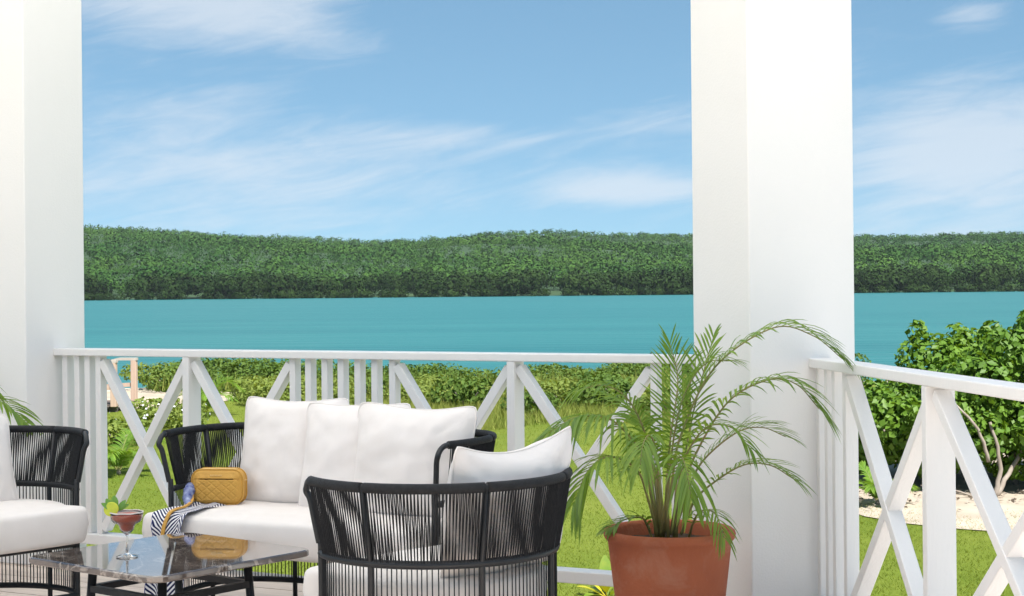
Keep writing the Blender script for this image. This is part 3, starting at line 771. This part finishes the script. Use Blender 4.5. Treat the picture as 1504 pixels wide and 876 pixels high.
# striped scarf draped over the front left corner of the sofa seat
sc = tag(empty('scarf', SM, RZ), 'navy and white chevron scarf draped over the left corner of the sofa seat', 'scarf')
def drape(x, s):
    """profile over the cushion edge: s metres from the back of the scarf"""
    x = x + .010 * math.sin(s * 21 + x * 30) * min(1, s * 3)
    y0, zt = .19, .436; top = .325
    lift = .004 * math.sin(x * 95 + s * 8) + .004
    if s < top:
        f = s / top; return Vector((x - .055 * (1 - f), y0 - s, zt + lift + .008 * math.sin(s * 24 + x * 12) * (1 - f)))
    if s < top + .055:
        a = (s - top) / .055 * math.pi / 2; return Vector((x, y0 - top - .034 * math.sin(a), zt + lift - .034 * (1 - math.cos(a))))
    d = s - top - .055; return Vector((x - .10 * max(d - .05, 0), y0 - top - .036 - lift - .012 * math.sin(x * 60 + 1) * min(1, d * 6), zt - .034 - d))
n_u, n_v = 26, 70; x0, x1, Ls = -.482, -.345, .70
rows = [[drape(x0 + (x1 - x0) * j / n_u, Ls * i / n_v) for j in range(n_u + 1)] for i in range(n_v + 1)]
m = MB(); m.grid(rows); so = m.build('cloth', M['scarf'], sc, smooth=True)
uvl = so.data.uv_layers.new(name='UVMap')
for lp in so.data.loops:
    i, j = divmod(lp.vertex_index, n_u + 1); uvl.data[lp.index].uv = (j / n_u, i / n_v)
m = MB()
for i in range(22):
    u = i / 21; p = drape(x0 + (x1 - x0) * u, Ls); q = p + Vector((random.uniform(-.004, .004), random.uniform(-.006, .002), -.03)); m.tube([p, p.lerp(q, .5), q], [.0012, .0014, .0008], 4)
m.build('fringe', M['scarf_blue'], sc)
kn = MB(); pts = [(-.54, .16, .444), (-.535, .13, .470), (-.525, .10, .492), (-.512, .075, .488), (-.505, .055, .465), (-.485, .03, .448), (-.455, .0, .444)]
pts = catmull(pts, 18); kn.tube(pts, [.007 + .013 * math.sin(math.pi * i / 17) + .002 * math.sin(i * 2.2) for i in range(18)], 9); kn.build('knot', M['scarf_blue'], sc, smooth=True)
stp = [(-.50, .075, .470), (-.47, .03, .452)] + [tuple(drape(-.405 - .006 * k, s) + Vector((0, -.006, .005))) for k, s in enumerate((.25, .30, .345, .37, .395, .43, .47, .52, .56))]
strip(catmull(stp, 40), .013, (1, .1, 0)).build('strap', M['leather'], sc, smooth=False)

# ------------------------------------------------------------------ potted palms
def frond(pts, length_leaf, n_leaf, width, droop, name='frond', parent=None, stem_f=.38, upv=(0, 0, 1), spread=1.0, org=Vector((0, 0, 0))):
    pts = [Vector(p) - org for p in pts]; P_ = resample(catmull(pts, 80), 60); m = MB()
    m.tube(P_, [.0042 * (1 - .8 * i / 59) + .0006 for i in range(60)], 6)
    st = m.build(name, M['stalk'], parent, smooth=True)
    V, F, T = [], [], []
    for i in range(n_leaf):
        f = stem_f + (1 - stem_f) * (i / (n_leaf - 1)) ** .95
        k = min(int(f * 59), 58); p = P_[k].lerp(P_[k + 1], f * 59 - k); t = (P_[min(k + 2, 59)] - P_[max(k - 2, 0)]).normalized()
        upd = Vector(upv); sdv = t.cross(upd)
        if sdv.length < .25: sdv = t.cross(Vector((.3, 1, .2)))
        sdv.normalize(); nn = sdv.cross(t).normalized()
        if nn.z < 0: nn = -nn
        g = (f - stem_f) / (1 - stem_f); ln = length_leaf * (.50 + .55 * math.sin(math.pi * min(1, g * .85 + .12))) * random.uniform(.8, 1.12)
        for s in (-1, 1):
            jit = Vector((random.uniform(-1, 1), random.uniform(-1, 1), random.uniform(-1, 1))) * .10
            d = (sdv * s * spread * (1 - .45 * g) + t * (.55 + .7 * g) + nn * .32 + jit).normalized()
            q = d.cross(nn).normalized(); rows = []
            ns = 5; dr_ = droop * random.uniform(.7, 1.35)
            for a in range(ns + 1):
                h = a / ns; w = width * (math.sin(math.pi * (h * .88 + .09)) ** .7 if a < ns else 0.03) * .5
                c = p + d * ln * h + Vector((0, 0, -dr_ * ln * h * h))
                rows += [c - q * w + nn * w * .35, c, c + q * w + nn * w * .35]
            b0 = len(V); V += rows; tv_ = random.random()
            T += [tv_] * len(rows)
            for a in range(ns):
                for c_ in (0, 1): F.append((b0 + a * 3 + c_, b0 + a * 3 + c_ + 1, b0 + (a + 1) * 3 + c_ + 1, b0 + (a + 1) * 3 + c_))
    me = np_mesh('leaflets', np.array([tuple(v) for v in V]), np.array(F), np.array(T), smooth=False)
    o = link('leaflets', me, M['palm'], st)
    return st

def pot(e, r_top, h, r_bot):
    m = MB(); prof = [(.0005, .002), (r_bot, .0), (r_bot + .004, .01)]
    for i in range(9):
        f = i / 8; prof.append((r_bot + (r_top - .012 - r_bot) * (f ** .8), .01 + (h - .05) * f))
    prof += [(r_top - .006, h - .034), (r_top, h - .026), (r_top + .002, h - .015), (r_top - .001, h - .005), (r_top - .008, h), (r_top - .018, h - .002), (r_top - .023, h - .012), (r_top - .027, h - .05)]
    m.lathe(prof, 56); m.build('pot', M['terracotta'], e, smooth=True)
    m = MB(); rows = []
    for r_ in (0.001, .25, .5, .75, 1):
        rows.append([Vector((r_ * (r_top - .028) * math.cos(a), r_ * (r_top - .028) * math.sin(a), h - .045 + .012 * mnoise.noise(Vector((r_ * 3 * math.cos(a), r_ * 3 * math.sin(a), 2))))) for a in np.linspace(0, 2 * math.pi, 33)[:-1]])
    m.grid(rows, closed_u=True); m.build('soil', M['soil'], e)

PP = Vector((.503, 5.3, 0))
pp = tag(empty('potted_palm', PP), 'feathery palm in a terracotta pot in front of the thick post', 'potted palm')
pot(pp, .212, .418, .150)
FR = [
 ([(.486, 5.30, .40), (.512, 5.3, .56), (.543, 5.3, .718), (.653, 5.28, .939), (.837, 5.25, 1.065), (.96, 5.22, 1.04), (1.05, 5.2, .965)], .17, 34, .013, .42, .45),
 ([(.508, 5.3, .40), (.545, 5.29, .52), (.585, 5.28, .653), (.688, 5.22, .832), (.809, 5.15, .905), (.89, 5.12, .89), (.955, 5.1, .815)], .16, 32, .013, .50, .42),
 ([(.539, 5.28, .40), (.575, 5.26, .50), (.621, 5.22, .561), (.72, 5.15, .635), (.80, 5.11, .64), (.869, 5.08, .600)], .13, 24, .009, .35, .40),
 ([(.488, 5.32, .40), (.500, 5.34, .56), (.515, 5.35, .714), (.545, 5.4, .889), (.525, 5.45, 1.01)], .16, 34, .007, .15, .36),
 ([(.51, 5.32, .40), (.545, 5.35, .56), (.586, 5.38, .755), (.637, 5.42, .932), (.67, 5.45, 1.03)], .15, 22, .010, .2, .45),
 ([(.464, 5.3, .40), (.440, 5.28, .54), (.417, 5.25, .658), (.317, 5.2, .775), (.205, 5.13, .795), (.115, 5.05, .755)], .17, 36, .013, 1.0, .40),
 ([(.462, 5.28, .40), (.43, 5.25, .52), (.391, 5.2, .62), (.299, 5.1, .672), (.23, 5.05, .635), (.185, 5.0, .545)], .15, 28, .014, .75, .38),
 ([(.473, 5.28, .40), (.485, 5.22, .52), (.495, 5.15, .62), (.517, 5.05, .675), (.53, 4.98, .62), (.535, 4.95, .56)], .13, 26, .012, .8, .42),
 ([(.519, 5.3, .40), (.56, 5.3, .52), (.609, 5.3, .629), (.717, 5.28, .725), (.80, 5.26, .745), (.875, 5.25, .715)], .15, 28, .009, .30, .40),
 ([(.557, 5.25, .38), (.57, 5.2, .45), (.59, 5.15, .492), (.624, 5.08, .495), (.645, 5.02, .428)], .09, 18, .008, .7, .25),
 ([(.452, 5.3, .37), (.43, 5.3, .43), (.408, 5.29, .455), (.352, 5.28, .448), (.30, 5.22, .425)], .08, 18, .011, .4, .2),
 ([(.49, 5.33, .40), (.47, 5.36, .56), (.44, 5.40, .70), (.39, 5.48, .80), (.31, 5.55, .84)], .16, 30, .012, .55, .36),
 ([(.50, 5.34, .40), (.51, 5.42, .56), (.53, 5.50, .70), (.56, 5.60, .78), (.60, 5.70, .76)], .16, 30, .012, .6, .36),
 ([(.48, 5.29, .40), (.465, 5.26, .54), (.455, 5.20, .66), (.43, 5.12, .735), (.40, 5.03, .72), (.385, 4.97, .66)], .13, 26, .011, .7, .42),
 ([(.505, 5.28, .40), (.525, 5.25, .54), (.55, 5.22, .66), (.61, 5.16, .755), (.68, 5.10, .76), (.73, 5.05, .70)], .12, 24, .010, .5, .42),
 ([(.49, 5.31, .40), (.505, 5.31, .58), (.53, 5.31, .76), (.57, 5.30, .88), (.63, 5.28, .955), (.70, 5.26, .96)], .14, 24, .010, .45, .50),
 ([(.475, 5.31, .40), (.46, 5.32, .56), (.43, 5.31, .72), (.37, 5.29, .84), (.29, 5.27, .885), (.21, 5.25, .87)], .15, 30, .010, .6, .42),
]
FR = [f for k, f in enumerate(FR) if k != 12]
for pts, ll, nl, wd, dr_, sf in FR: frond(pts, ll, int(nl * .84), wd * .84, dr_, parent=pp, stem_f=sf, org=PP)
# cane stems rising from the soil
for i in range(7):
    a = random.uniform(0, 6.28); r_ = random.uniform(.01, .05); x_, y_ = -.01 + r_ * math.cos(a), r_ * math.sin(a)
    m = MB(); m.tube([(x_, y_, .36), (x_ * 1.25, y_ * 1.25, .47), (x_ * 1.7, y_ * 1.6, .60)], [.0065, .0055, .0035], 7); m.build('cane', M['stalk'], pp, smooth=True)

PQ = Vector((-2.46, 6.72, 0))
pq = tag(empty('potted_palm', PQ), 'palm fronds reaching in front of the left post', 'potted palm')
pot(pq, .20, .40, .145)
for pts, ll, nl, wd, dr_, sf in [
 ([(-2.44, 6.70, .38), (-2.36, 6.66, .60), (-2.238, 6.6, .715), (-2.138, 6.55, .765), (-2.03, 6.5, .765), (-1.925, 6.45, .69)], .15, 26, .014, .45, .45),
 ([(-2.47, 6.70, .38), (-2.42, 6.68, .62), (-2.30, 6.64, .82), (-2.18, 6.6, .86), (-2.09, 6.56, .80)], .13, 24, .013, .5, .45),
 ([(-2.48, 6.74, .38), (-2.56, 6.78, .62), (-2.68, 6.84, .80), (-2.85, 6.9, .80)], .16, 26, .014, .5, .4),
 ([(-2.46, 6.76, .38), (-2.47, 6.86, .65), (-2.46, 7.0, .9), (-2.44, 7.15, .95)], .15, 26, .014, .5, .4),
 ([(-2.47, 6.68, .38), (-2.52, 6.55, .6), (-2.58, 6.38, .75), (-2.62, 6.2, .68)], .16, 26, .014, .6, .4)]:
    frond(pts, ll, nl, wd, dr_, parent=pq, stem_f=sf, org=PQ)

# ------------------------------------------------------------------ garden
GZ = -1.5
def patch(name, cx, cy, rx, ry, seed, z):
    m = MB(); n_ = 64; rows = []
    for r_ in (0.02, .35, .7, 1):
        rows.append([(cx + r_ * rx * math.cos(a) * (1 + .22 * mnoise.noise(Vector((2 * math.cos(a), 2 * math.sin(a), seed)))), cy + r_ * ry * math.sin(a) * (1 + .22 * mnoise.noise(Vector((2 * math.cos(a), 2 * math.sin(a), seed + 9)))), z + .05 * (1 - r_) * max(0, mnoise.noise(Vector((a, r_ * 3, seed))))) for a in np.linspace(0, 2 * math.pi, n_ + 1)[:-1]])
    m.grid(rows, closed_u=True); return tag(m.build(name, M['sand']), kind='structure')
patch('sand', 9.6, 23.2, 6.6, 6.2, 2.0, GZ + .012)
patch('path', -9.4, 41.0, 2.6, 3.4, 5.0, GZ + .012)

# lawn blades
def blades(name, P, h, w, matn, lean=.5):
    n_ = len(P); a = rng.random(n_) * 2 * math.pi; dx, dy = np.cos(a), np.sin(a); hh = h * (.5 + rng.random(n_)); tl = rng.normal(size=(n_, 2)) * lean * hh[:, None]
    V = np.empty((n_, 3, 3)); z = P[:, 2]
    V[:, 0] = np.stack([P[:, 0] - dx * w, P[:, 1] - dy * w, z], 1); V[:, 1] = np.stack([P[:, 0] + dx * w, P[:, 1] + dy * w, z], 1)
    V[:, 2] = np.stack([P[:, 0] + tl[:, 0], P[:, 1] + tl[:, 1], z + hh], 1)
    return link(name, np_mesh(name, V.reshape(-1, 3), np.arange(n_ * 3).reshape(-1, 3), np.repeat(rng.random(n_), 3)), M[matn])
n_ = 260000
gy_ = 13.5 + 26.5 * rng.random(n_) ** 1.25; gx_ = (-.36 + .72 * rng.random(n_)) * gy_
ok = ~(((gx_ - 9.6) / 6.3) ** 2 + ((gy_ - 23.2) / 5.9) ** 2 < .95 + .17 * np.sin(gx_ * 5 + np.sin(gx_ * 11)) * np.sin(gx_ * 2.3 + 1) + .06 * rng.normal(size=n_))
P = np.stack([gx_, gy_, np.full(n_, GZ)], 1)[ok]
tag(blades('grass', P, .026, .004, 'blade', .9), 'short bright green lawn between the porch and the shrubs', 'grass', kind='stuff')

def lobes_leaves(lobes, dens, size, jitter=.6, up=.35, zmin=None):
    PP_, NN_, TT_ = [], [], []
    L_ = np.array(lobes, float)
    for (cx, cy, cz, rx, ry, rz) in L_:
        k = int(dens * (rx * ry + rx * rz + ry * rz) / 3 * 4 * math.pi); d = unit(rng.normal(size=(k, 3)))
        q = .62 + .42 * rng.random((k, 1)) ** .7
        p = np.array([cx, cy, cz]) + d * np.array([rx, ry, rz]) * q
        nn = d + np.array([0, 0, up]) + rng.normal(size=(k, 3)) * jitter
        if zmin is not None:
            keep = p[:, 2] > zmin; p, nn = p[keep], nn[keep]
        # drop what lies deep inside another lobe
        ins = np.zeros(len(p), bool)
        for (a, b_, c, r1_, r2_, r3_) in L_:
            ins |= ((p[:, 0] - a) / r1_) ** 2 + ((p[:, 1] - b_) / r2_) ** 2 + ((p[:, 2] - c) / r3_) ** 2 < .30
        p, nn = p[~ins], nn[~ins]
        PP_.append(p); NN_.append(nn); TT_.append(np.clip(rng.random() * .5 + rng.random(len(p)) * .6, 0, 1))
    P_ = np.concatenate(PP_); return P_, np.concatenate(NN_), size * (.65 + .7 * rng.random(len(P_))), np.concatenate(TT_)

# big broad-leaved bush on the right
bl = []
for i in range(78):
    a = random.uniform(0, 2 * math.pi); r_ = math.sqrt(random.random()); x_ = 7.0 + 2.35 * r_ * math.cos(a); y_ = 22.4 + 1.7 * r_ * math.sin(a)
    top = .60 + 1.30 * math.sqrt(max(0, 1 - r_ * r_)) ; z_ = GZ + random.uniform(.5, top) ; s = random.uniform(.24, .48)
    if x_ < 5.45 and z_ > GZ + 1.0: z_ = GZ + random.uniform(.6, 1.02)
    if z_ - s < GZ + .12: z_ = GZ + s + .12
    bl.append((x_, y_, z_, s * 1.1, s * 1.1, s * .85))
bl += [(5.5 + .33 * k, 21.35 - .1 * (k % 2), -1.05 + .12 * ((k * 7) % 3), .36, .36, .3) for k in range(9) if k not in (1, 2)]
bl += [(4.75 + .28 * k, 22.2 + .2 * (k % 2), GZ + .55 + .28 * (k % 3), .42, .42, .36) for k in range(5)]
bl += [(6.05, 21.2, -.05, .5, .5, .36), (6.55, 21.3, .35, .45, .45, .3), (5.3, 21.7, -.75, .55, .5, .42), (4.75, 22.2, -.85, .5, .5, .45), (4.6, 22.6, -1.05, .5, .5, .4), (7.1, 21.2, .42, .5, .5, .3), (7.6, 21.4, .40, .5, .5, .3)]
for (x_, y_, z_, r1_, r2_, r3_) in list(bl):
    for q in range(2):      # ragged shoots standing out of the crown
        a = random.uniform(0, 6.28); e_ = random.uniform(.1, 1.3); s = random.uniform(.09, .17)
        bl.append((x_ + r1_ * 1.08 * math.cos(a) * math.cos(e_), y_ + r2_ * 1.08 * math.sin(a) * math.cos(e_), z_ + r3_ * 1.15 * math.sin(e_), s, s, s * 1.2))
P, Nn, sz, tt = lobes_leaves(bl, 270, .10, .65, .45, GZ + .10)
gb = tag(empty('seaside_bush', (6.6, 22.2, GZ)), 'large broad-leaved green bush on the sand beside the lawn', 'bush')
lo = link('crown', leaf_mesh('crown', P - np.array([6.6, 22.2, GZ]), Nn, sz, .72, .3, tt), M['leaf_grape'], gb)
for bs, mid, tp, r_ in (((-.65, -1.55, 0), (-.80, -1.45, .35), (-.95, -1.2, .8), .055), ((-.55, -1.6, 0), (-.45, -1.55, .4), (-.55, -1.5, .95), .05), ((-.6, -1.55, .45), (-.75, -1.55, .9), (-1.1, -1.35, 1.3), .035),
                      ((-.5, -1.5, 0), (-.2, -1.3, .4), (.3, -.9, 1.0), .05), ((.1, -.3, 0), (.2, -.2, .7), (.5, .1, 1.5), .07), ((-1.3, -.2, 0), (-1.4, -.3, .4), (-1.7, -.4, .8), .045), ((-.75, -1.6, 0), (-1.1, -1.7, .12), (-1.5, -1.7, .18), .02)):
    m = MB(); pts = catmull([bs, mid, tp], 12); m.tube([p + Vector((random.uniform(-.012, .012), 0, 0)) for p in pts], [r_ * .72 * (1 - .5 * i / 11) for i in range(12)], 8); m.build('trunk', M['bark'], gb, smooth=True)
# leaf litter and small tufts on the sand
n_ = 500; ax_ = rng.uniform(-2.4, 2.6, n_); P = np.stack([6.6 + ax_, 20.6 + rng.normal(size=n_) * .7, np.full(n_, GZ + .035)], 1)
tag(link('leaf_litter', leaf_mesh('leaf_litter', P, np.tile([0, 0, 1.], (n_, 1)) + rng.normal(size=(n_, 3)) * .3, .07, .6, .3), M['bark']), 'dry fallen leaves scattered on the sand under the big bush', 'leaf litter', kind='stuff')

# shrub belt between lawn and beach
def belt(name, matn, n_lobes, xr, yr, zr, sr, dens, size, label, cat):
    L_ = []
    for i in range(n_lobes):
        x_ = random.uniform(*xr); y_ = random.uniform(yr[0] + (2.3 if x_ < -6.4 else 0), yr[1] + (1 if x_ < -6.4 else 0)); s = random.uniform(*sr)
        L_.append((x_, y_, GZ + zr(x_, y_) * random.uniform(.42, 1.08) - s * .85, s * 1.3, s * 1.2, s))
    P, Nn, sz, tt = lobes_leaves(L_, dens, size, .6, .4, GZ)
    return tag(link(name, leaf_mesh(name, P, Nn, sz, .6, .3, tt), M[matn]), label, cat, kind='stuff')
def crest_h(x, y): return float(np.interp(x, [-10, -5.9, -2.7, -.2, 1.4, 3.4, 6, 9], [.80, .80, .62, .52, .56, .76, .9, .9])) + .05 * math.sin(x * 2.1)
belt('shrubbery', 'leaf_crest', 380, (-9.5, 9), (41.5, 45.5), crest_h, (.26, .44), 120, .10, 'dark green shrub crest along the edge of the beach', 'shrubbery')
belt('shrubbery', 'leaf_light', 290, (-6.6, 7), (38.0, 42), lambda x, y: crest_h(x, y) * .72, (.22, .4), 130, .09, 'light green low shrubs at the far edge of the lawn', 'shrubbery')
# tall dry grass between lawn and shrubs
n_ = 26000; gy_ = rng.uniform(30, 40, n_); gx_ = rng.uniform(-4.4, 5.5, n_)
ok = gy_ > 31.5 + 1.3 * np.sin(gx_ * 1.1) + np.where(gx_ < -1.2, (-1.2 - gx_) * 2.8, 0)
P = np.stack([gx_, gy_, np.full(n_, GZ)], 1)[ok]
tag(blades('tall_grass', P, .20, .010, 'leaf_dry', .35), 'tall yellowish grass in front of the shrub belt', 'grass', kind='stuff')

n_ = 3800; gx_ = rng.uniform(-9.5, 8, n_); gy_ = rng.uniform(38, 43.5, n_); ok = (gx_ > -6.4) | (gy_ > 42.8)
P = np.stack([gx_, gy_, np.full(n_, GZ + .1)], 1)[ok]
tag(blades('tall_grass', P, .42, .014, 'leaf_dry', .25), 'loose tall stems growing up through the shrub belt', 'grass', kind='stuff')

# single shrubs one can tell apart
def shrub(loc, w, h, matn, label, group=None, dens=110, size=.10, n_l=9):
    L_ = []
    for i in range(n_l):
        a = random.uniform(0, 6.28); r_ = math.sqrt(random.random()) * .6 * w; s = random.uniform(.28, .45) * w
        L_.append((r_ * math.cos(a), r_ * math.sin(a), random.uniform(.35, .75) * h, s, s, min(s, h * .4)))
    P, Nn, sz, tt = lobes_leaves(L_, dens, size, .65, .4, .02)
    e = tag(empty('shrub', loc), label, 'shrub', group)
    link('foliage', leaf_mesh('foliage', P, Nn, sz, .6, .3, tt), M[matn], e)
    m = MB()
    for k in range(4):
        a = k * 1.57 + random.random(); m.tube([(0, 0, 0), (.12 * w * math.cos(a), .12 * w * math.sin(a), h * .3), (.35 * w * math.cos(a), .35 * w * math.sin(a), h * .62)], [.03, .02, .008], 6)
    m.build('stem', M['bark'], e, smooth=True)
    return e
for i, (x_, y_, w_, h_, mt_, lb) in enumerate([
    (-5.9, 40.2, 1.1, .85, 'leaf_light', 'bright round shrub left of the middle of the railing'),
    (-3.2, 39.6, .9, .8, 'leaf_crest', 'dark round shrub seen between the close-set balusters'),
    (-1.05, 36.6, .95, .95, 'leaf_crest', 'dark upright shrub among tall grass right of the sofa pillows'),
    (.35, 34.5, .8, .75, 'leaf_crest', 'dark shrub just left of the second railing post'),
    (2.2, 36.5, 1.3, 1.05, 'leaf_crest', 'wide dark shrub behind the palm fronds'),
    (3.3, 34.2, 1.0, .9, 'leaf_light', 'bright shrub seen through the leaves of the potted palm'),
    (1.2, 36.8, 1.1, .85, 'leaf_light', 'light green shrub right of the second railing post'),
    (-9.6, 45.2, 1.2, 1.0, 'leaf_light', 'light green shrub just behind the sand path')]):
    shrub((x_, y_, GZ), w_, h_ * .68, mt_, lb, 'shrubs at the edge of the lawn', 95, .12)
# flowering shrub and small palms on the left
fs = shrub((-7.0, 32.5, GZ), 1.1, .5, 'leaf_light', 'leafy shrub dotted with white flowers beyond the left railing bay', None, 130, .10, 12)
n_ = 55; d = unit(rng.normal(size=(n_, 3)) + np.array([0, -.6, .5])); P = d * np.array([1.05, 1.05, .36]) * (.85 + .25 * rng.random((n_, 1))) + np.array([0, 0, .22])
link('blossoms', leaf_mesh('blossoms', P, d, .055, .9, .2), M['petal'], fs)
shrub((-7.0, 29.0, GZ), .8, .42, 'leaf_light', 'low green shrub in front of the flowering shrub')

def garden_palm(loc, n_f, ln, label, matk='palm', tilt=.9):
    e = tag(empty('garden_palm', loc), label, 'palm'); o = Vector((0, 0, 0))
    m = MB(); m.tube([(0, 0, -.02), (0, .005, .03), (0, 0, .07)], [.035, .032, .02], 8); m.build('trunk', M['bark'], e, smooth=True)
    for i in range(n_f):
        a = 2 * math.pi * i / n_f + random.uniform(-.2, .2); k = random.uniform(.75, 1.1) * ln; dx, dy = math.cos(a), math.sin(a); t = random.uniform(.5, 1.25) * tilt
        pts = [(0, 0, .04), (dx * k * .22, dy * k * .22, .04 + k * .50 * t), (dx * k * .55, dy * k * .55, .04 + k * .80 * t), (dx * k * .9, dy * k * .9, .04 + k * .66 * t)]
        frond(pts, ln * .38, 38, .017, .4, parent=e, stem_f=.12)
    return e
garden_palm((-5.85, 24.2, GZ), 9, .80, 'small bushy palm on the lawn behind the left railing bay')
garden_palm((-6.7, 35.5, GZ), 9, .95, 'small dark palm on the lawn behind the first railing post')
garden_palm((4.45, 20.0, GZ), 9, .5, 'low yellowish palm tuft at the sand edge by the thick post')

# broad yellow-green plant just outside the deck
cp = tag(empty('croton_plant', (.80, 14.2, GZ)), 'low plant with broad yellow and green leaves beside the terracotta pot', 'plant')
for i, (a, ln, el_, mt_) in enumerate([(3.4, .24, .55, 'yellow'), (2.6, .26, .8, 'yellow'), (3.9, .22, .35, 'croton'), (1.2, .25, .9, 'croton'), (5.2, .24, .5, 'croton'), (.2, .25, .7, 'croton'), (4.5, .26, .9, 'yellow'), (2.0, .2, .4, 'croton'), (1.7, .34, 1.35, 'croton')]):
    d = Vector((math.cos(a) * math.cos(el_), math.sin(a) * math.cos(el_), math.sin(el_)))
    m = MB(); m.tube([(0, 0, 0), tuple(d * .08)], .006, 5); rows = leaf_blade(d * .08, d * (.08 + ln), .11, Vector((0, 0, 1)) - d * d.z * .9, .05, 7); m.grid(rows)
    m.build('leaf', M[mt_], cp, smooth=True)

# boardwalk with timber railing on the far left
bw_ = tag(empty('boardwalk', (-9.05, 37.4, GZ), R(-8)), 'weathered pinkish timber boardwalk with post railing by the sand path', 'boardwalk')
m = MB()
for k in range(5): m.box((-1.9, -.55 + k * .28, .155), (4.2, .25, .05))
m.build('boards', M['bridge_dark'], bw_)
m = MB()
for x_ in (-3.4, -2.0, -.6, .1):
    for y_ in (-.5, .5): m.box((x_, y_, .055), (.16, .16, .15))
m.build('footing', M['bridge_dark'], bw_)
for x_, h_, y_ in ((.16, 1.0, -.62), (-.14, 1.0, -.62), (-.42, .94, -.62), (-1.0, .80, -.62), (-1.6, .68, -.62), (-2.3, .62, -.62), (-3.1, .6, -.62), (.16, 1.0, .62), (-1.6, .7, .62), (-3.1, .6, .62)):
    p = MB(); p.box((0, 0, h_ / 2), (.13, .13, h_)); o = p.build('rail_post', M['bridge'], bw_, bevel=.012); o.location = (x_, y_, .12)
for y_ in (-.62, .62):
    pts = [(.24, y_, 1.145), (-.20, y_, 1.145), (-.5, y_, 1.07), (-1.6, y_, .82), (-2.3, y_, .755), (-3.3, y_, .73)]
    for a, c in zip(pts, pts[1:]):
        m = MB(); m.bar(a, c, .06, .13, (0, 1, 0)); m.build('handrail', M['bridge_pale'], bw_)
    m = MB(); m.bar((.1, y_, .55), (-3.2, y_, .38), .09, .04, (0, 1, 0)); m.build('mid_rail', M['bridge'], bw_)

# thin sea air over the bay
m = MB(); m.box((0, 1400, 68), (7000, 3600, 150)); hz = m.build('haze', None)
hm = bpy.data.materials.new('sea_haze'); hm.use_nodes = True; nt = hm.node_tree; nt.nodes.clear()
ho = nt.nodes.new('ShaderNodeOutputMaterial'); hv = nt.nodes.new('ShaderNodeVolumePrincipled'); hv.inputs['Color'].default_value = (.80, .90, 1, 1); hv.inputs['Density'].default_value = .000035
hv.inputs['Anisotropy'].default_value = 0
nt.links.new(hv.outputs[0], ho.inputs['Volume']); hz.data.materials.append(hm); tag(hz, 'thin pale haze over the bay', 'haze', kind='stuff')
